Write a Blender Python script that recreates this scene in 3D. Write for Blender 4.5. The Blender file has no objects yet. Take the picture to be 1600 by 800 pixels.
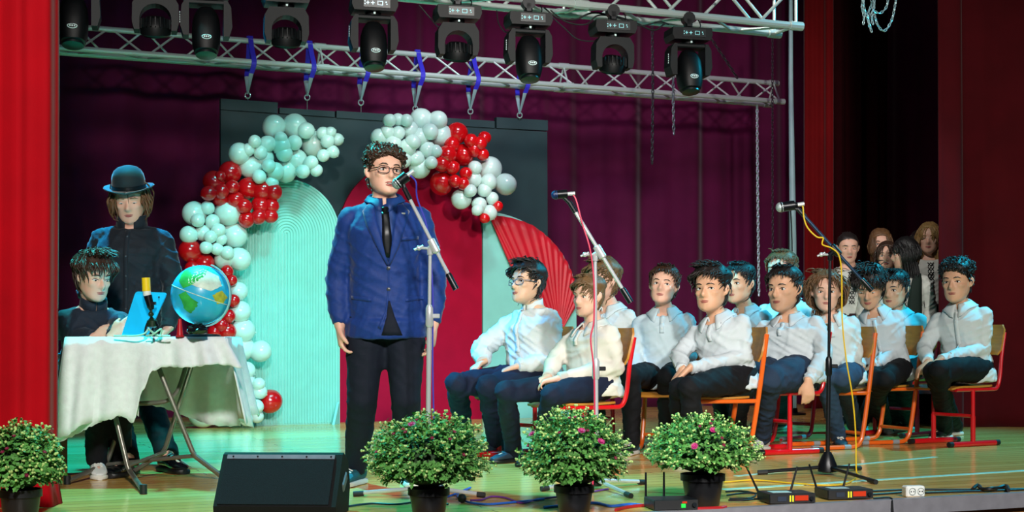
import bpy, bmesh, math, random
import numpy as np
from mathutils import Vector, Matrix, noise
from mathutils.bvhtree import BVHTree

# ------------------------------------------------------------------ camera
F, CX, YH, HC = 2222.0, 800.0, 527.0, 0.72      # focal (px of 1600), horizon row, eye height over the stage
PSI = math.radians(22.6)                        # the stage front runs away to the right
SN, CS = math.sin(PSI), math.cos(PSI)
scene = bpy.context.scene
COL = scene.collection
cam_d = bpy.data.cameras.new('camera'); cam = bpy.data.objects.new('camera', cam_d); COL.objects.link(cam)
cam.location = (0, 0, HC); cam.rotation_euler = (math.pi / 2, 0, 0)
cam_d.sensor_width = 36; cam_d.lens = 36 * F / 1600; cam_d.shift_y = (YH - 400) / 1600
cam_d.clip_end = 100
scene.camera = cam

# ------------------------------------------------------------------ light
scene.view_settings.view_transform = 'Standard'; scene.view_settings.look = 'None'
scene.view_settings.gamma = 1; scene.view_settings.use_curve_mapping = False
scene.view_settings.exposure = 0.0
w = bpy.data.worlds.new('hall'); scene.world = w; w.use_nodes = True
w.node_tree.nodes['Background'].inputs[0].default_value = (0.75, 0.72, 1.0, 1)
w.node_tree.nodes['Background'].inputs[1].default_value = 0.032

def spot(name, loc, to, power, color, angle=50, blend=0.5, size=0.15):
    d = bpy.data.lights.new(name, 'SPOT'); d.energy = power; d.color = color
    d.spot_size = math.radians(angle); d.spot_blend = blend; d.shadow_soft_size = size
    o = bpy.data.objects.new(name, d); COL.objects.link(o); o.location = loc
    o.rotation_euler = (Vector(to) - Vector(loc)).to_track_quat('-Z', 'Y').to_euler()
    return o
CYAN = (0.02, 0.70, 1.0); TEAL = (0.05, 0.95, 0.95); WARM = (1.0, 0.96, 0.90); MINT = (0.5, 1.0, 0.92)
# front-of-house lamps hung in the hall
spot('front_lamp', (0.1, -1.0, 4.2), (-1.0, 7.6, 0.8), 2500, WARM, 42, 0.6, 0.3)
spot('front_lamp', (3.0, -1.0, 4.2), (2.0, 9.6, 0.8), 3000, WARM, 44, 0.6, 0.3)
# the stage washes above the frame and in the wings
spot('stage_wash', (-2.7, 8.9, 4.6), (-1.5, 8.7, 0.0), 3500, (0.0, 0.48, 1.0), 58, 0.5, 0.12)
spot('stage_wash', (-2.3, 8.2, 4.5), (-1.3, 7.0, 1.0), 1500, TEAL, 48, 0.5, 0.12)
spot('stage_wash', (4.7, 9.9, 4.2), (2.3, 9.4, 0.8), 1000, CYAN, 76, 0.8, 0.12)
spot('stage_wash', (-0.8, 8.6, 4.4), (-2.0, 11.5, 0.2), 520, TEAL, 42, 0.8, 0.3)
spot('stage_wash', (0.3, 9.2, 4.6), (-0.2, 12.0, 1.6), 300, MINT, 75, 0.7, 0.2)
spot('stage_wash', (1.0, 9.2, 4.6), (0.6, 13.5, 2.0), 240, (1.0, 0.5, 0.9), 76, 0.8, 0.3)
spot('added_wing_fill', (1.0, 9.0, 4.4), (3.2, 12.1, 1.2), 260, WARM, 34, 0.6, 0.2)  # added unseen lamp, only to brighten the girls in the wing

# ------------------------------------------------------------------ pixels to places
def PX(px, py, Y): return Vector(((px - CX) / F * Y, Y, HC - (py - YH) / F * Y))
def GR(px, py, z=0.0):
    Y = F * (HC - z) / (py - YH); return PX(px, py, Y)
def SV(px, py, v):                               # on the upright plane at stage depth v
    k = (px - CX) / F; return PX(px, py, v / (CS - k * SN))
def SU(u, v, z): return Vector((u * CS - v * SN, u * SN + v * CS, z))
def UV(p): return (p.x * CS + p.y * SN, -p.x * SN + p.y * CS)

# ------------------------------------------------------------------ materials
def lin(c): return tuple(((x / 12.92) if x <= 0.04045 else ((x + 0.055) / 1.055) ** 2.4) for x in c)
def hexc(h): h = h.lstrip('#'); return lin([int(h[i:i + 2], 16) / 255 for i in (0, 2, 4)])
MATS = {}
def mat(name, color, rough=0.6, metal=0.0, var=0.0, vscale=8.0, bump=0.0, bscale=60.0, bdist=0.004, spec=0.5,
        sheen=0.0, emit=None, estr=0.0, coat=0.0, trans=0.0, stretch=None, sss=0.0):
    if name in MATS: return MATS[name]
    m = bpy.data.materials.new(name); m.use_nodes = True; nt = m.node_tree; N = nt.nodes; Lk = nt.links
    b = N['Principled BSDF']; c = hexc(color) if isinstance(color, str) else color
    b.inputs['Base Color'].default_value = (*c, 1); b.inputs['Roughness'].default_value = rough
    b.inputs['Metallic'].default_value = metal; b.inputs['Specular IOR Level'].default_value = spec
    if sheen: b.inputs['Sheen Weight'].default_value = sheen; b.inputs['Sheen Roughness'].default_value = 0.4
    if coat: b.inputs['Coat Weight'].default_value = coat; b.inputs['Coat Roughness'].default_value = 0.08
    if trans: b.inputs['Transmission Weight'].default_value = trans
    if sss:
        b.inputs['Subsurface Weight'].default_value = sss; b.inputs['Subsurface Radius'].default_value = (0.02, 0.008, 0.005)
    if emit is not None:
        b.inputs['Emission Color'].default_value = (*(hexc(emit) if isinstance(emit, str) else emit), 1)
        b.inputs['Emission Strength'].default_value = estr
    if var or bump:
        tc = N.new('ShaderNodeTexCoord'); mp = N.new('ShaderNodeMapping'); Lk.new(tc.outputs['Object'], mp.inputs[0])
        if stretch: mp.inputs['Scale'].default_value = stretch
        if var:
            n = N.new('ShaderNodeTexNoise'); n.inputs['Scale'].default_value = vscale; n.inputs['Detail'].default_value = 5
            Lk.new(mp.outputs[0], n.inputs['Vector'])
            r = N.new('ShaderNodeMapRange'); r.inputs[3].default_value = 1 - var; r.inputs[4].default_value = 1 + var
            r.inputs[1].default_value = 0.3; r.inputs[2].default_value = 0.7
            Lk.new(n.outputs[0], r.inputs[0])
            x = N.new('ShaderNodeVectorMath'); x.operation = 'SCALE'; x.inputs[0].default_value = c
            Lk.new(r.outputs[0], x.inputs['Scale']); Lk.new(x.outputs[0], b.inputs['Base Color'])
        if bump:
            n2 = N.new('ShaderNodeTexNoise'); n2.inputs['Scale'].default_value = bscale; n2.inputs['Detail'].default_value = 4
            Lk.new(mp.outputs[0], n2.inputs['Vector'])
            bp = N.new('ShaderNodeBump'); bp.inputs['Strength'].default_value = bump; bp.inputs['Distance'].default_value = bdist
            Lk.new(n2.outputs[0], bp.inputs['Height']); Lk.new(bp.outputs[0], b.inputs['Normal'])
    MATS[name] = m; return m

# ------------------------------------------------------------------ mesh collector
def frame(d, hint=None):
    d = d.normalized()
    h = Vector(hint) if hint is not None else (Vector((0, 0, 1)) if abs(d.z) < 0.9 else Vector((0, 1, 0)))
    a = (h - d * h.dot(d))
    if a.length < 1e-6: h = Vector((1, 0.3, 0.2)); a = h - d * h.dot(d)
    a.normalize(); return a, d.cross(a)
class M:
    def __init__(s): s.v = []; s.f = []; s.mi = []; s.cur = 0
    def add(s, vs, fs):
        o = len(s.v); s.v.extend([tuple(p) for p in vs]); s.f.extend([tuple(i + o for i in q) for q in fs]); s.mi.extend([s.cur] * len(fs)); return s
    def box(s, c, size, R=None, bevel=0.0):
        c = Vector(c); hx, hy, hz = [q / 2 for q in size]
        if bevel <= 0:
            vs = [Vector((x, y, z)) for x in (-hx, hx) for y in (-hy, hy) for z in (-hz, hz)]
            fs = [(0, 1, 3, 2), (4, 6, 7, 5), (0, 4, 5, 1), (2, 3, 7, 6), (0, 2, 6, 4), (1, 5, 7, 3)]
        else:
            b = min(bevel, hx * .95, hy * .95, hz * .95); vs = []
            for sx in (-1, 1):
                for sy in (-1, 1):
                    for sz in (-1, 1):
                        vs += [Vector((sx * hx, sy * (hy - b), sz * (hz - b))), Vector((sx * (hx - b), sy * hy, sz * (hz - b))), Vector((sx * (hx - b), sy * (hy - b), sz * hz))]
            bm = bmesh.new(); bv = [bm.verts.new(p) for p in vs]; bmesh.ops.convex_hull(bm, input=bv)
            bm.verts.index_update(); vs = [v.co.copy() for v in bm.verts]; fs = [tuple(v.index for v in f.verts) for f in bm.faces]; bm.free()
        if R is not None: vs = [R @ p for p in vs]
        return s.add([c + p for p in vs], fs)
    def loft(s, rings, cap=True):
        n = len(rings[0]); vs = [p for r in rings for p in r]; fs = []
        for i in range(len(rings) - 1):
            for j in range(n):
                k = (j + 1) % n; fs.append((i * n + j, i * n + k, (i + 1) * n + k, (i + 1) * n + j))
        if cap: fs.append(tuple(range(n - 1, -1, -1))); fs.append(tuple((len(rings) - 1) * n + j for j in range(n)))
        return s.add(vs, fs)
    def tube(s, pts, r, n=8, cap=True, hint=None, flat=1.0):
        pts = [Vector(p) for p in pts]; m = len(pts)
        rs = [r] * m if not hasattr(r, '__len__') else list(r)
        rings = []; a = None
        for i in range(m):
            d = (pts[min(i + 1, m - 1)] - pts[max(i - 1, 0)])
            if d.length < 1e-9: d = Vector((0, 0, 1))
            d.normalize()
            if a is None: a, b = frame(d, hint)
            else:
                a = a - d * a.dot(d)
                if a.length < 1e-6: a, b = frame(d)
                a.normalize(); b = d.cross(a)
            rings.append([pts[i] + (a * math.cos(t) * flat + b * math.sin(t)) * rs[i] for t in [2 * math.pi * j / n for j in range(n)]])
        return s.loft(rings, cap)
    def ball(s, c, r, n=12, m=8, R=None):
        c = Vector(c); rx, ry, rz = (r, r, r) if not hasattr(r, '__len__') else r
        vs = [Vector((0, 0, -rz))]; fs = []
        for i in range(1, m):
            ph = -math.pi / 2 + math.pi * i / m
            for j in range(n):
                t = 2 * math.pi * j / n; vs.append(Vector((rx * math.cos(ph) * math.cos(t), ry * math.cos(ph) * math.sin(t), rz * math.sin(ph))))
        vs.append(Vector((0, 0, rz))); T = len(vs) - 1
        for j in range(n):
            k = (j + 1) % n; fs.append((0, 1 + k, 1 + j)); fs.append((T, 1 + (m - 2) * n + j, 1 + (m - 2) * n + k))
            for i in range(m - 2): fs.append((1 + i * n + j, 1 + i * n + k, 1 + (i + 1) * n + k, 1 + (i + 1) * n + j))
        if R is not None: vs = [R @ p for p in vs]
        return s.add([c + p for p in vs], fs)
    def lathe(s, c, prof, n=20, R=None, cap=True):
        c = Vector(c); R = R or Matrix.Identity(3)
        return s.loft([[c + R @ Vector((r * math.cos(2 * math.pi * j / n), r * math.sin(2 * math.pi * j / n), z)) for j in range(n)] for r, z in prof], cap)
    def prism(s, poly, fn, d0, d1):               # fn(x, y, depth) -> point
        n = len(poly); vs = [fn(x, y, d0) for x, y in poly] + [fn(x, y, d1) for x, y in poly]
        fs = [tuple(range(n)), tuple(range(2 * n - 1, n - 1, -1))] + [(i, (i + 1) % n + 0, (i + 1) % n + n, i + n)[::-1] for i in range(n)]
        return s.add(vs, fs)
    def sheet(s, grid, thick=0.0):                # grid[i][j] of points, given thickness along its normals
        a, b = len(grid), len(grid[0]); G = [[Vector(p) for p in row] for row in grid]
        vs = [p for row in G for p in row]; fs = [(i * b + j, i * b + j + 1, (i + 1) * b + j + 1, (i + 1) * b + j) for i in range(a - 1) for j in range(b - 1)]
        if thick:
            low = []
            for i in range(a):
                for j in range(b):
                    du = G[min(i + 1, a - 1)][j] - G[max(i - 1, 0)][j]; dv = G[i][min(j + 1, b - 1)] - G[i][max(j - 1, 0)]
                    n = dv.cross(du); n = n.normalized() if n.length > 1e-9 else Vector((0, 0, 1)); low.append(G[i][j] - n * thick)
            o = a * b; vs += low; fs += [tuple(q + o for q in f[::-1]) for f in fs]
            rim = [(0, j) for j in range(b)] + [(i, b - 1) for i in range(1, a)] + [(a - 1, j) for j in range(b - 2, -1, -1)] + [(i, 0) for i in range(a - 2, 0, -1)]
            ix = [i * b + j for i, j in rim]
            for q in range(len(ix)):
                p, r = ix[q], ix[(q + 1) % len(ix)]; fs.append((p, p + o, r + o, r))
        return s.add(vs, fs)

ROOT = {}
def tag(o, label=None, cat=None, group=None, kind=None):
    if label: o['label'] = label
    if cat: o['category'] = cat
    if group: o['group'] = group
    if kind: o['kind'] = kind
    return o
def thing(name, label, cat, loc=(0, 0, 0), rz=0.0, group=None):
    o = bpy.data.objects.new(name, None); o.empty_display_size = 0.1; COL.objects.link(o)
    o.location = loc; o.rotation_euler = (0, 0, rz); ROOT[o.name] = Vector(loc)
    return tag(o, label, cat, group)
def mesh_of(name, m, loc=None, smooth=True):
    me = bpy.data.meshes.new(name)
    vs = m.v if loc is None else [(p[0] - loc[0], p[1] - loc[1], p[2] - loc[2]) for p in m.v]
    me.from_pydata(vs, [], m.f); me.validate(); me.update()
    if smooth and len(me.polygons): me.polygons.foreach_set('use_smooth', [True] * len(me.polygons))
    return me
def obj(name, m, ma, parent=None, local=False, smooth=True, loc=None, sharp=0.6):
    """one mesh object; world coordinates unless local; parts are stored relative to their thing"""
    base = None
    if parent is not None:
        base = ROOT.get(parent.name)
        if local: base = None
    elif loc is not None: base = Vector(loc)
    me = m if isinstance(m, bpy.types.Mesh) else mesh_of(name, m, base, smooth)
    if not me.materials:
        for q in (ma if isinstance(ma, (list, tuple)) else [ma]): me.materials.append(q)
        if isinstance(m, M) and any(m.mi) and len(m.mi) == len(me.polygons): me.polygons.foreach_set('material_index', m.mi)
    if smooth and sharp and not isinstance(m, bpy.types.Mesh):
        try: me.set_sharp_from_angle(angle=sharp)
        except Exception: pass
    o = bpy.data.objects.new(name, me); COL.objects.link(o)
    if parent is not None:
        o.parent = parent
        if parent.name in ROOT: ROOT[o.name] = ROOT[parent.name]
    elif loc is not None: o.location = loc; ROOT[o.name] = Vector(loc)
    return o
_ROD = {}
def rod(name, p, q, r, ma, parent):
    """a straight round bar; alike bars share one mesh"""
    if ma.name not in _ROD:
        m = M(); m.lathe((0, 0, 0), [(1, 0), (1, 1)], 10); me = mesh_of(name, m); me.materials.append(ma); me.set_sharp_from_angle(angle=0.6); _ROD[ma.name] = me
    p, q = Vector(p), Vector(q); d = q - p
    o = bpy.data.objects.new(name, _ROD[ma.name]); COL.objects.link(o); o.parent = parent
    o.location = p - ROOT[parent.name]; o.rotation_mode = 'QUATERNION'
    o.rotation_quaternion = d.to_track_quat('Z', 'Y'); o.scale = (r, r, d.length); ROOT[o.name] = ROOT[parent.name]
    return o
def copy_tree(o, parent=None):
    c = o.copy(); COL.objects.link(c); c.parent = parent
    for ch in o.children: copy_tree(ch, c)
    return c
def bez(pts, n=8):
    """smooth line through points"""
    P = [Vector(p) for p in pts]; P = [P[0] * 2 - P[1]] + P + [P[-1] * 2 - P[-2]]; out = []
    for i in range(1, len(P) - 2):
        for k in range(n):
            t = k / n; a, b, c, d = P[i - 1:i + 3]
            out.append(0.5 * ((2 * b) + (c - a) * t + (2 * a - 5 * b + 4 * c - d) * t * t + (3 * b - a - 3 * c + d) * t ** 3))
    out.append(P[-2]); return out
# ------------------------------------------------------------------ the stage
def floor_material():
    m = bpy.data.materials.new('varnished_stage_boards'); m.use_nodes = True; N = m.node_tree.nodes; L = m.node_tree.links; b = N['Principled BSDF']
    tc = N.new('ShaderNodeTexCoord'); mp = N.new('ShaderNodeMapping'); mp.inputs['Rotation'].default_value = (0, 0, -PSI); L.new(tc.outputs['Object'], mp.inputs[0])
    br = N.new('ShaderNodeTexBrick'); br.inputs['Scale'].default_value = 1; br.inputs['Brick Width'].default_value = 2.2; br.inputs['Row Height'].default_value = 0.11
    br.inputs['Mortar Size'].default_value = 0.0025; br.inputs['Color1'].default_value = (*hexc('#ecc070'), 1); br.inputs['Color2'].default_value = (*hexc('#daab5a'), 1)
    br.inputs['Mortar'].default_value = (*hexc('#5a3c18'), 1); br.offset = 0.37; L.new(mp.outputs[0], br.inputs[0])
    n = N.new('ShaderNodeTexNoise'); n.inputs['Scale'].default_value = 6; n.inputs['Detail'].default_value = 6
    m2 = N.new('ShaderNodeMapping'); m2.inputs['Scale'].default_value = (0.5, 9, 1); L.new(mp.outputs[0], m2.inputs[0]); L.new(m2.outputs[0], n.inputs[0])
    mx = N.new('ShaderNodeMix'); mx.data_type = 'RGBA'; mx.blend_type = 'MULTIPLY'; mx.inputs[0].default_value = 0.3
    cr = N.new('ShaderNodeValToRGB'); cr.color_ramp.elements[0].position = 0.3; cr.color_ramp.elements[1].position = 0.7
    cr.color_ramp.elements[0].color = (0.55, 0.5, 0.42, 1); L.new(n.outputs[0], cr.inputs[0])
    L.new(br.outputs[0], mx.inputs[6]); L.new(cr.outputs[0], mx.inputs[7]); L.new(mx.outputs[2], b.inputs['Base Color'])
    b.inputs['Roughness'].default_value = 0.17; b.inputs['Specular IOR Level'].default_value = 0.5
    bp = N.new('ShaderNodeBump'); bp.inputs['Strength'].default_value = 0.25; bp.inputs['Distance'].default_value = 0.004; bp.invert = True
    L.new(br.outputs['Fac'], bp.inputs['Height']); L.new(bp.outputs[0], b.inputs['Normal'])
    return m
V0 = UV(GR(1040, 800))[1]                         # stage depth of the front edge
U0, U1, VB = -7.0, 12.0, 13.7
def slab(name, u0, u1, v0, v1, z0, z1, ma, kind='structure'):
    m = M(); vs = [SU(u, v, z) for u in (u0, u1) for v in (v0, v1) for z in (z0, z1)]
    m.add(vs, [(0, 1, 3, 2), (4, 6, 7, 5), (0, 4, 5, 1), (2, 3, 7, 6), (0, 2, 6, 4), (1, 5, 7, 3)])
    return tag(obj(name, m, ma, smooth=False), kind=kind)
slab('floor', U0, U1, V0, VB, -0.06, 0.0, floor_material())
apron = mat('stage_front_veneer', '#a06a30', 0.5, var=0.15, vscale=5, stretch=(0.4, 0.4, 8))
slab('wall_front', U0, U1, V0 + 0.03, V0 + 0.08, -1.0, -0.06, apron)
edge_m = mat('grey_metal_edging', '#8a8a92', 0.45, 0.2, var=0.1, vscale=20)
slab('trim_1', U0, U1, V0 - 0.012, V0 + 0.03, -0.066, 0.003, edge_m)
slab('ground', U0, U1, -8, V0 + 0.03, -1.02, -1.0, mat('hall_floor_dark', '#4a3a2a', 0.5, var=0.1))
wallm = mat('stage_house_dark_plaster', '#2a1518', 0.9, var=0.1)
slab('wall_back', U0, U1, VB, VB + 0.1, 0, 6.2, wallm)
slab('wall_left', U0, U0 + 0.1, V0 + 1.2, VB, 0, 6.2, wallm)
slab('wall_right', U1 - 0.1, U1, V0 + 1.2, VB, 0, 6.2, wallm)
# painted court lines on the boards
pl = mat('worn_pale_line_paint', '#9fd6c8', 0.4, var=0.25, vscale=14)
def line(px0, py0, px1, py1, wd):
    a, b = GR(px0, py0), GR(px1, py1); d = (b - a).normalized(); n = Vector((-d.y, d.x, 0)) * wd / 2; z = Vector((0, 0, 0.0015))
    m = M(); m.add([a - n + z, b - n + z, b + n + z, a + n + z, a - n, b - n, b + n, a + n], [(0, 1, 2, 3), (0, 4, 5, 1), (2, 6, 7, 3), (1, 5, 6, 2), (3, 7, 4, 0)])
    return m
tag(obj('trim_2', line(1130, 765, 1640, 733, 0.05), pl, smooth=False), kind='structure')
tag(obj('trim_3', line(1150, 744, 1462, 714, 0.035), pl, smooth=False), kind='structure')

# ------------------------------------------------------------------ curtains
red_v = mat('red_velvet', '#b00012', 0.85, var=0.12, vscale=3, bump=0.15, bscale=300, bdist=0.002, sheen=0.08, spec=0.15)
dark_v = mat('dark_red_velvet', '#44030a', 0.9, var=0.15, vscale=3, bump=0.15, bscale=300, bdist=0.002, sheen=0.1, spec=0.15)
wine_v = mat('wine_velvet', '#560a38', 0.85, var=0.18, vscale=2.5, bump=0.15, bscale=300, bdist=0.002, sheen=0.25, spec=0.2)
def curtain(name, label, a, b, z1, ma, amp, lam, seed, pool=0.0, n_per=14):
    a, b = Vector(a), Vector(b); d = (b - a); Ln = d.length; d.normalize(); nn = Vector((d.y, -d.x, 0))
    rnd = random.Random(seed); cols = int(Ln / lam * n_per); zs = [z1 * t for t in (0, 0.02, 0.06, 0.15, 0.3, 0.5, 0.7, 0.85, 1)]
    ph = 0; prof = []
    for i in range(cols + 1):
        s = i / cols * Ln
        w = 0.35 + 0.65 * abs(noise.noise(Vector((s * 0.9 / lam * 0.35, seed, 0.3)))) * 2
        ph += 2 * math.pi / n_per * (0.75 + 0.5 * noise.noise(Vector((s / lam * 0.4, seed * 1.7, 5))))
        prof.append((s, math.sin(ph) * amp * min(w, 1.3) + 0.35 * amp * math.sin(2.3 * ph + seed)))
    grid = []
    for z in zs:
        row = []
        for s, o in prof:
            k = 1 + 0.25 * noise.noise(Vector((s * 2, z * 0.5, seed)))
            sw = amp * 0.5 * noise.noise(Vector((s * 0.8, z * 0.35, seed + 9)))
            p = a + d * s + nn * (o * k + sw) + Vector((0, 0, z))
            if pool and z < 0.1: p += nn * pool * (1 - z / 0.1)
            row.append(p)
        grid.append(row)
    m = M(); m.sheet(grid, 0.008); loc = (a + b) / 2; loc.z = 0
    return tag(obj(name, m, ma, loc=loc, sharp=None), label, 'curtain')
def flat(p): return Vector((p.x, p.y, 0.003))
curtain('backdrop_curtain', 'wine-purple velvet curtain hung across the whole back of the stage', SU(U0 + 0.3, 12.95, 0), SU(U1 - 0.3, 12.95, 0), 5.6, wine_v, 0.10, 0.62, 3)
curtain('stage_curtain', 'bright red velvet side curtain beside the white-clothed table', PX(-90, 0, 5.55) * Vector((1, 1, 0)) if False else flat(PX(-130, YH, 5.75)), flat(PX(98, YH, 6.15)), 5.6, red_v, 0.075, 0.2, 11, pool=0.05)
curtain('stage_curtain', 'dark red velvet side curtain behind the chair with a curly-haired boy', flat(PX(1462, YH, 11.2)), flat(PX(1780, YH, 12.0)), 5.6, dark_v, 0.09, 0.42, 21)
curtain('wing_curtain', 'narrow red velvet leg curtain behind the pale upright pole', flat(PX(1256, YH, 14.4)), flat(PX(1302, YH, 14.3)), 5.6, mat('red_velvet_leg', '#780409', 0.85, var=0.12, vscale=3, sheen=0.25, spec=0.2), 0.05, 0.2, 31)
curtain('wing_curtain', 'leg curtain coloured near-black for the shaded wing behind the girls in white blouses', flat(PX(1300, YH, 14.4)), flat(PX(1392, YH, 14.9)), 5.6, mat('shaded_wing_velvet', '#2a0408', 0.95, var=0.1, spec=0.1), 0.07, 0.3, 41)  # the wing's dark interior: its shade is put into the cloth colour

# ------------------------------------------------------------------ trusses
alu = mat('brushed_aluminium_tube', '#c9d6d2', 0.34, 0.45, var=0.08, vscale=30)
dark_metal = mat('black_steel', '#101214', 0.4, 0.5)
def truss(label, apex_up, v, z, ua, ub, wd, ht, rch, rbr, step, box=False):
    root = thing('lighting_truss', label, 'truss', SU((ua + ub) / 2, v, z))
    if box: lines = [(-wd / 2, 0), (wd / 2, 0), (-wd / 2, ht), (wd / 2, ht)]; pairs = [(0, 1), (0, 2), (1, 3), (2, 3)]
    else: lines = [(-wd / 2, 0), (wd / 2, 0), (0, ht)]; pairs = [(0, 1), (0, 2), (1, 2)]
    for dv, dz in lines: rod('chord', SU(ua, v + dv, z + dz), SU(ub, v + dv, z + dz), rch, alu, root)
    n = round((ub - ua) / step); st = (ub - ua) / n
    for pi, (i, j) in enumerate(pairs):
        for k in range(n):
            a, b = (i, j) if (k + pi) % 2 == 0 else (j, i)
            rod('brace', SU(ua + st * (k + 0.08), v + lines[a][0], z + lines[a][1]), SU(ua + st * (k + 0.92), v + lines[b][0], z + lines[b][1]), rbr, alu, root)
    nb = max(1, round((ub - ua) / 2.0))
    for k in range(0, nb + 1):
        u = ua + (ub - ua) * k / nb; u = min(max(u, ua + 0.03), ub - 0.03)
        for pi, (i, j) in enumerate(pairs):
            rod('end_brace', SU(u, v + lines[i][0], z + lines[i][1]), SU(u, v + lines[j][0], z + lines[j][1]), rbr, alu, root)
        for dv, dz in lines: rod('coupler', SU(u - 0.05, v + dv, z + dz), SU(u + 0.05, v + dv, z + dz), rch * 1.25, alu, root)
    return root
VT = 11.8
pl_, pr_ = SV(60, 76, VT), SV(1213, 163, VT); TZ = (pl_.z + pr_.z) / 2 + 0.005
TUa, TUb = UV(pl_)[0], UV(pr_)[0]
truss('slim triangular aluminium truss with blue slings holding the black backdrop', True, VT, TZ, TUa, TUb, 0.21, 0.195, 0.023, 0.009, 0.27)
pr2 = SV(1250, 41, 8.3); UTZ, UTb = pr2.z, UV(pr2)[0]; UTa = UV(SV(60, 0, 8.3))[0]
truss('square aluminium truss carrying the row of moving head lamps', False, 8.3 + 0.14, UTZ, UTa, UTb, 0.27, 0.29, 0.025, 0.011, 0.36, box=True)

# ------------------------------------------------------------------ moving head lamps
blk = mat('black_lamp_plastic', '#06080a', 0.5, var=0.1, vscale=20, spec=0.25)
blk2 = mat('dark_grey_lamp_plastic', '#0b0f11', 0.55, var=0.1, vscale=20, spec=0.25)
lensm = mat('lamp_lens_glass', '#0a1416', 0.35, spec=0.5)
glow = mat('lit_display_glyph', '#dff6ff', 0.4, emit='#c8f0ff', estr=1.0)
glow2 = mat('dim_display_glyph', '#8fd8dd', 0.4, emit='#7fd0d8', estr=0.35)
logo = mat('pale_logo_print', '#cfe6e6', 0.5)
def arc2(cx, cz, rx, rz, a0, a1, n): return [(cx + rx * math.cos(math.radians(a0 + (a1 - a0) * i / n)), cz + rz * math.sin(math.radians(a0 + (a1 - a0) * i / n))) for i in range(n + 1)]
XYZ = lambda x, y, d: Vector((x, d, y))
def lamp_common(root, s, bright):
    m = M(); m.box((0, 0, -0.03), (0.05, 0.06, 0.07), bevel=0.01); m.tube([(0, -0.03, 0.0), (0, 0.03, 0.0)], 0.042, 12); obj('clamp', m, dark_metal, root, True)
    m = M(); m.prism([(-0.125, -0.155), (0.125, -0.155), (0.14, -0.12), (0.135, -0.075), (-0.135, -0.075), (-0.14, -0.12)], XYZ, -0.09, 0.09); b = obj('base', m, blk, root, True, smooth=False)
    m = M(); m.box((0.01, -0.092, -0.112), (0.16, 0.006, 0.052)); d = obj('display_panel', m, lensm, b, True, smooth=False)
    g = M()
    for x, z, w, h in ((-0.045, -0.112, 0.018, 0.004), (-0.045, -0.112, 0.004, 0.02), (-0.015, -0.112, 0.022, 0.004), (-0.015, -0.112, 0.004, 0.022), (-0.062, -0.104, 0.006, 0.006), (-0.062, -0.12, 0.006, 0.006),
                       (0.03, -0.101, 0.03, 0.003), (0.03, -0.123, 0.03, 0.003), (0.0155, -0.112, 0.003, 0.025), (0.0445, -0.112, 0.003, 0.025), (0.066, -0.106, 0.007, 0.007), (0.07, -0.118, 0.006, 0.006)):
        g.box((x, -0.0955, z), (w, 0.002, h))
    obj('display_symbols', g, glow if bright else glow2, d, True, smooth=False)
    m = M(); m.lathe((0, 0, -0.165), [(0.05, 0.012), (0.045, -0.012)], 14); obj('pan_bearing', m, blk, root, True)
    m = M(); m.box((0, -0.06, -0.166), (0.012, 0.012, 0.012)); obj('lock_button', m, logo, root, True)
    m = M(); m.tube(bez([(0.07, 0.02, -0.08), (0.1, 0.03, -0.03), (0.06, 0.03, 0.02), (-0.04, 0.02, 0.02)], 5), 0.004, 6); obj('safety_cable', m, dark_metal, root, True)
def wash(root, bright):
    lamp_common(root, 1, bright)
    out = [(-0.1, -0.178), (0.1, -0.178), (0.128, -0.225), (0.13, -0.33), (0.118, -0.375), (0.088, -0.375)]
    inner = arc2(0, -0.31, 0.088, 0.085, 0, 180, 12)
    m = M(); m.prism(out + [(0.088, -0.33)] + inner + [(-0.088, -0.33), (-0.088, -0.375), (-0.118, -0.375), (-0.13, -0.33), (-0.128, -0.225)], XYZ, -0.06, 0.06); obj('yoke', m, blk2, root, True, smooth=False)
    m = M(); R = Matrix.Rotation(math.radians(20), 3, 'X')
    m.lathe((0, 0, -0.34), [(0.078, -0.055), (0.086, -0.045), (0.086, 0.0), (0.078, 0.02), (0.05, 0.05), (0.02, 0.055)], 22, R); h = obj('head', m, blk, root, True)
    m = M()
    for k in range(-4, 5):
        a = k * 0.3; m.box(Vector((0.085 * math.sin(a), -0.088 * math.cos(a), -0.335)), (0.006, 0.012, 0.055), Matrix.Rotation(a, 3, 'Z'))
    obj('cooling_fins', m, blk2, h, True, smooth=False)
    m = M(); m.lathe((0, 0, -0.34), [(0.07, -0.057), (0.07, -0.061), (0.03, -0.068), (0.002, -0.07)], 20, R); obj('lens', m, lensm, h, True)
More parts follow.
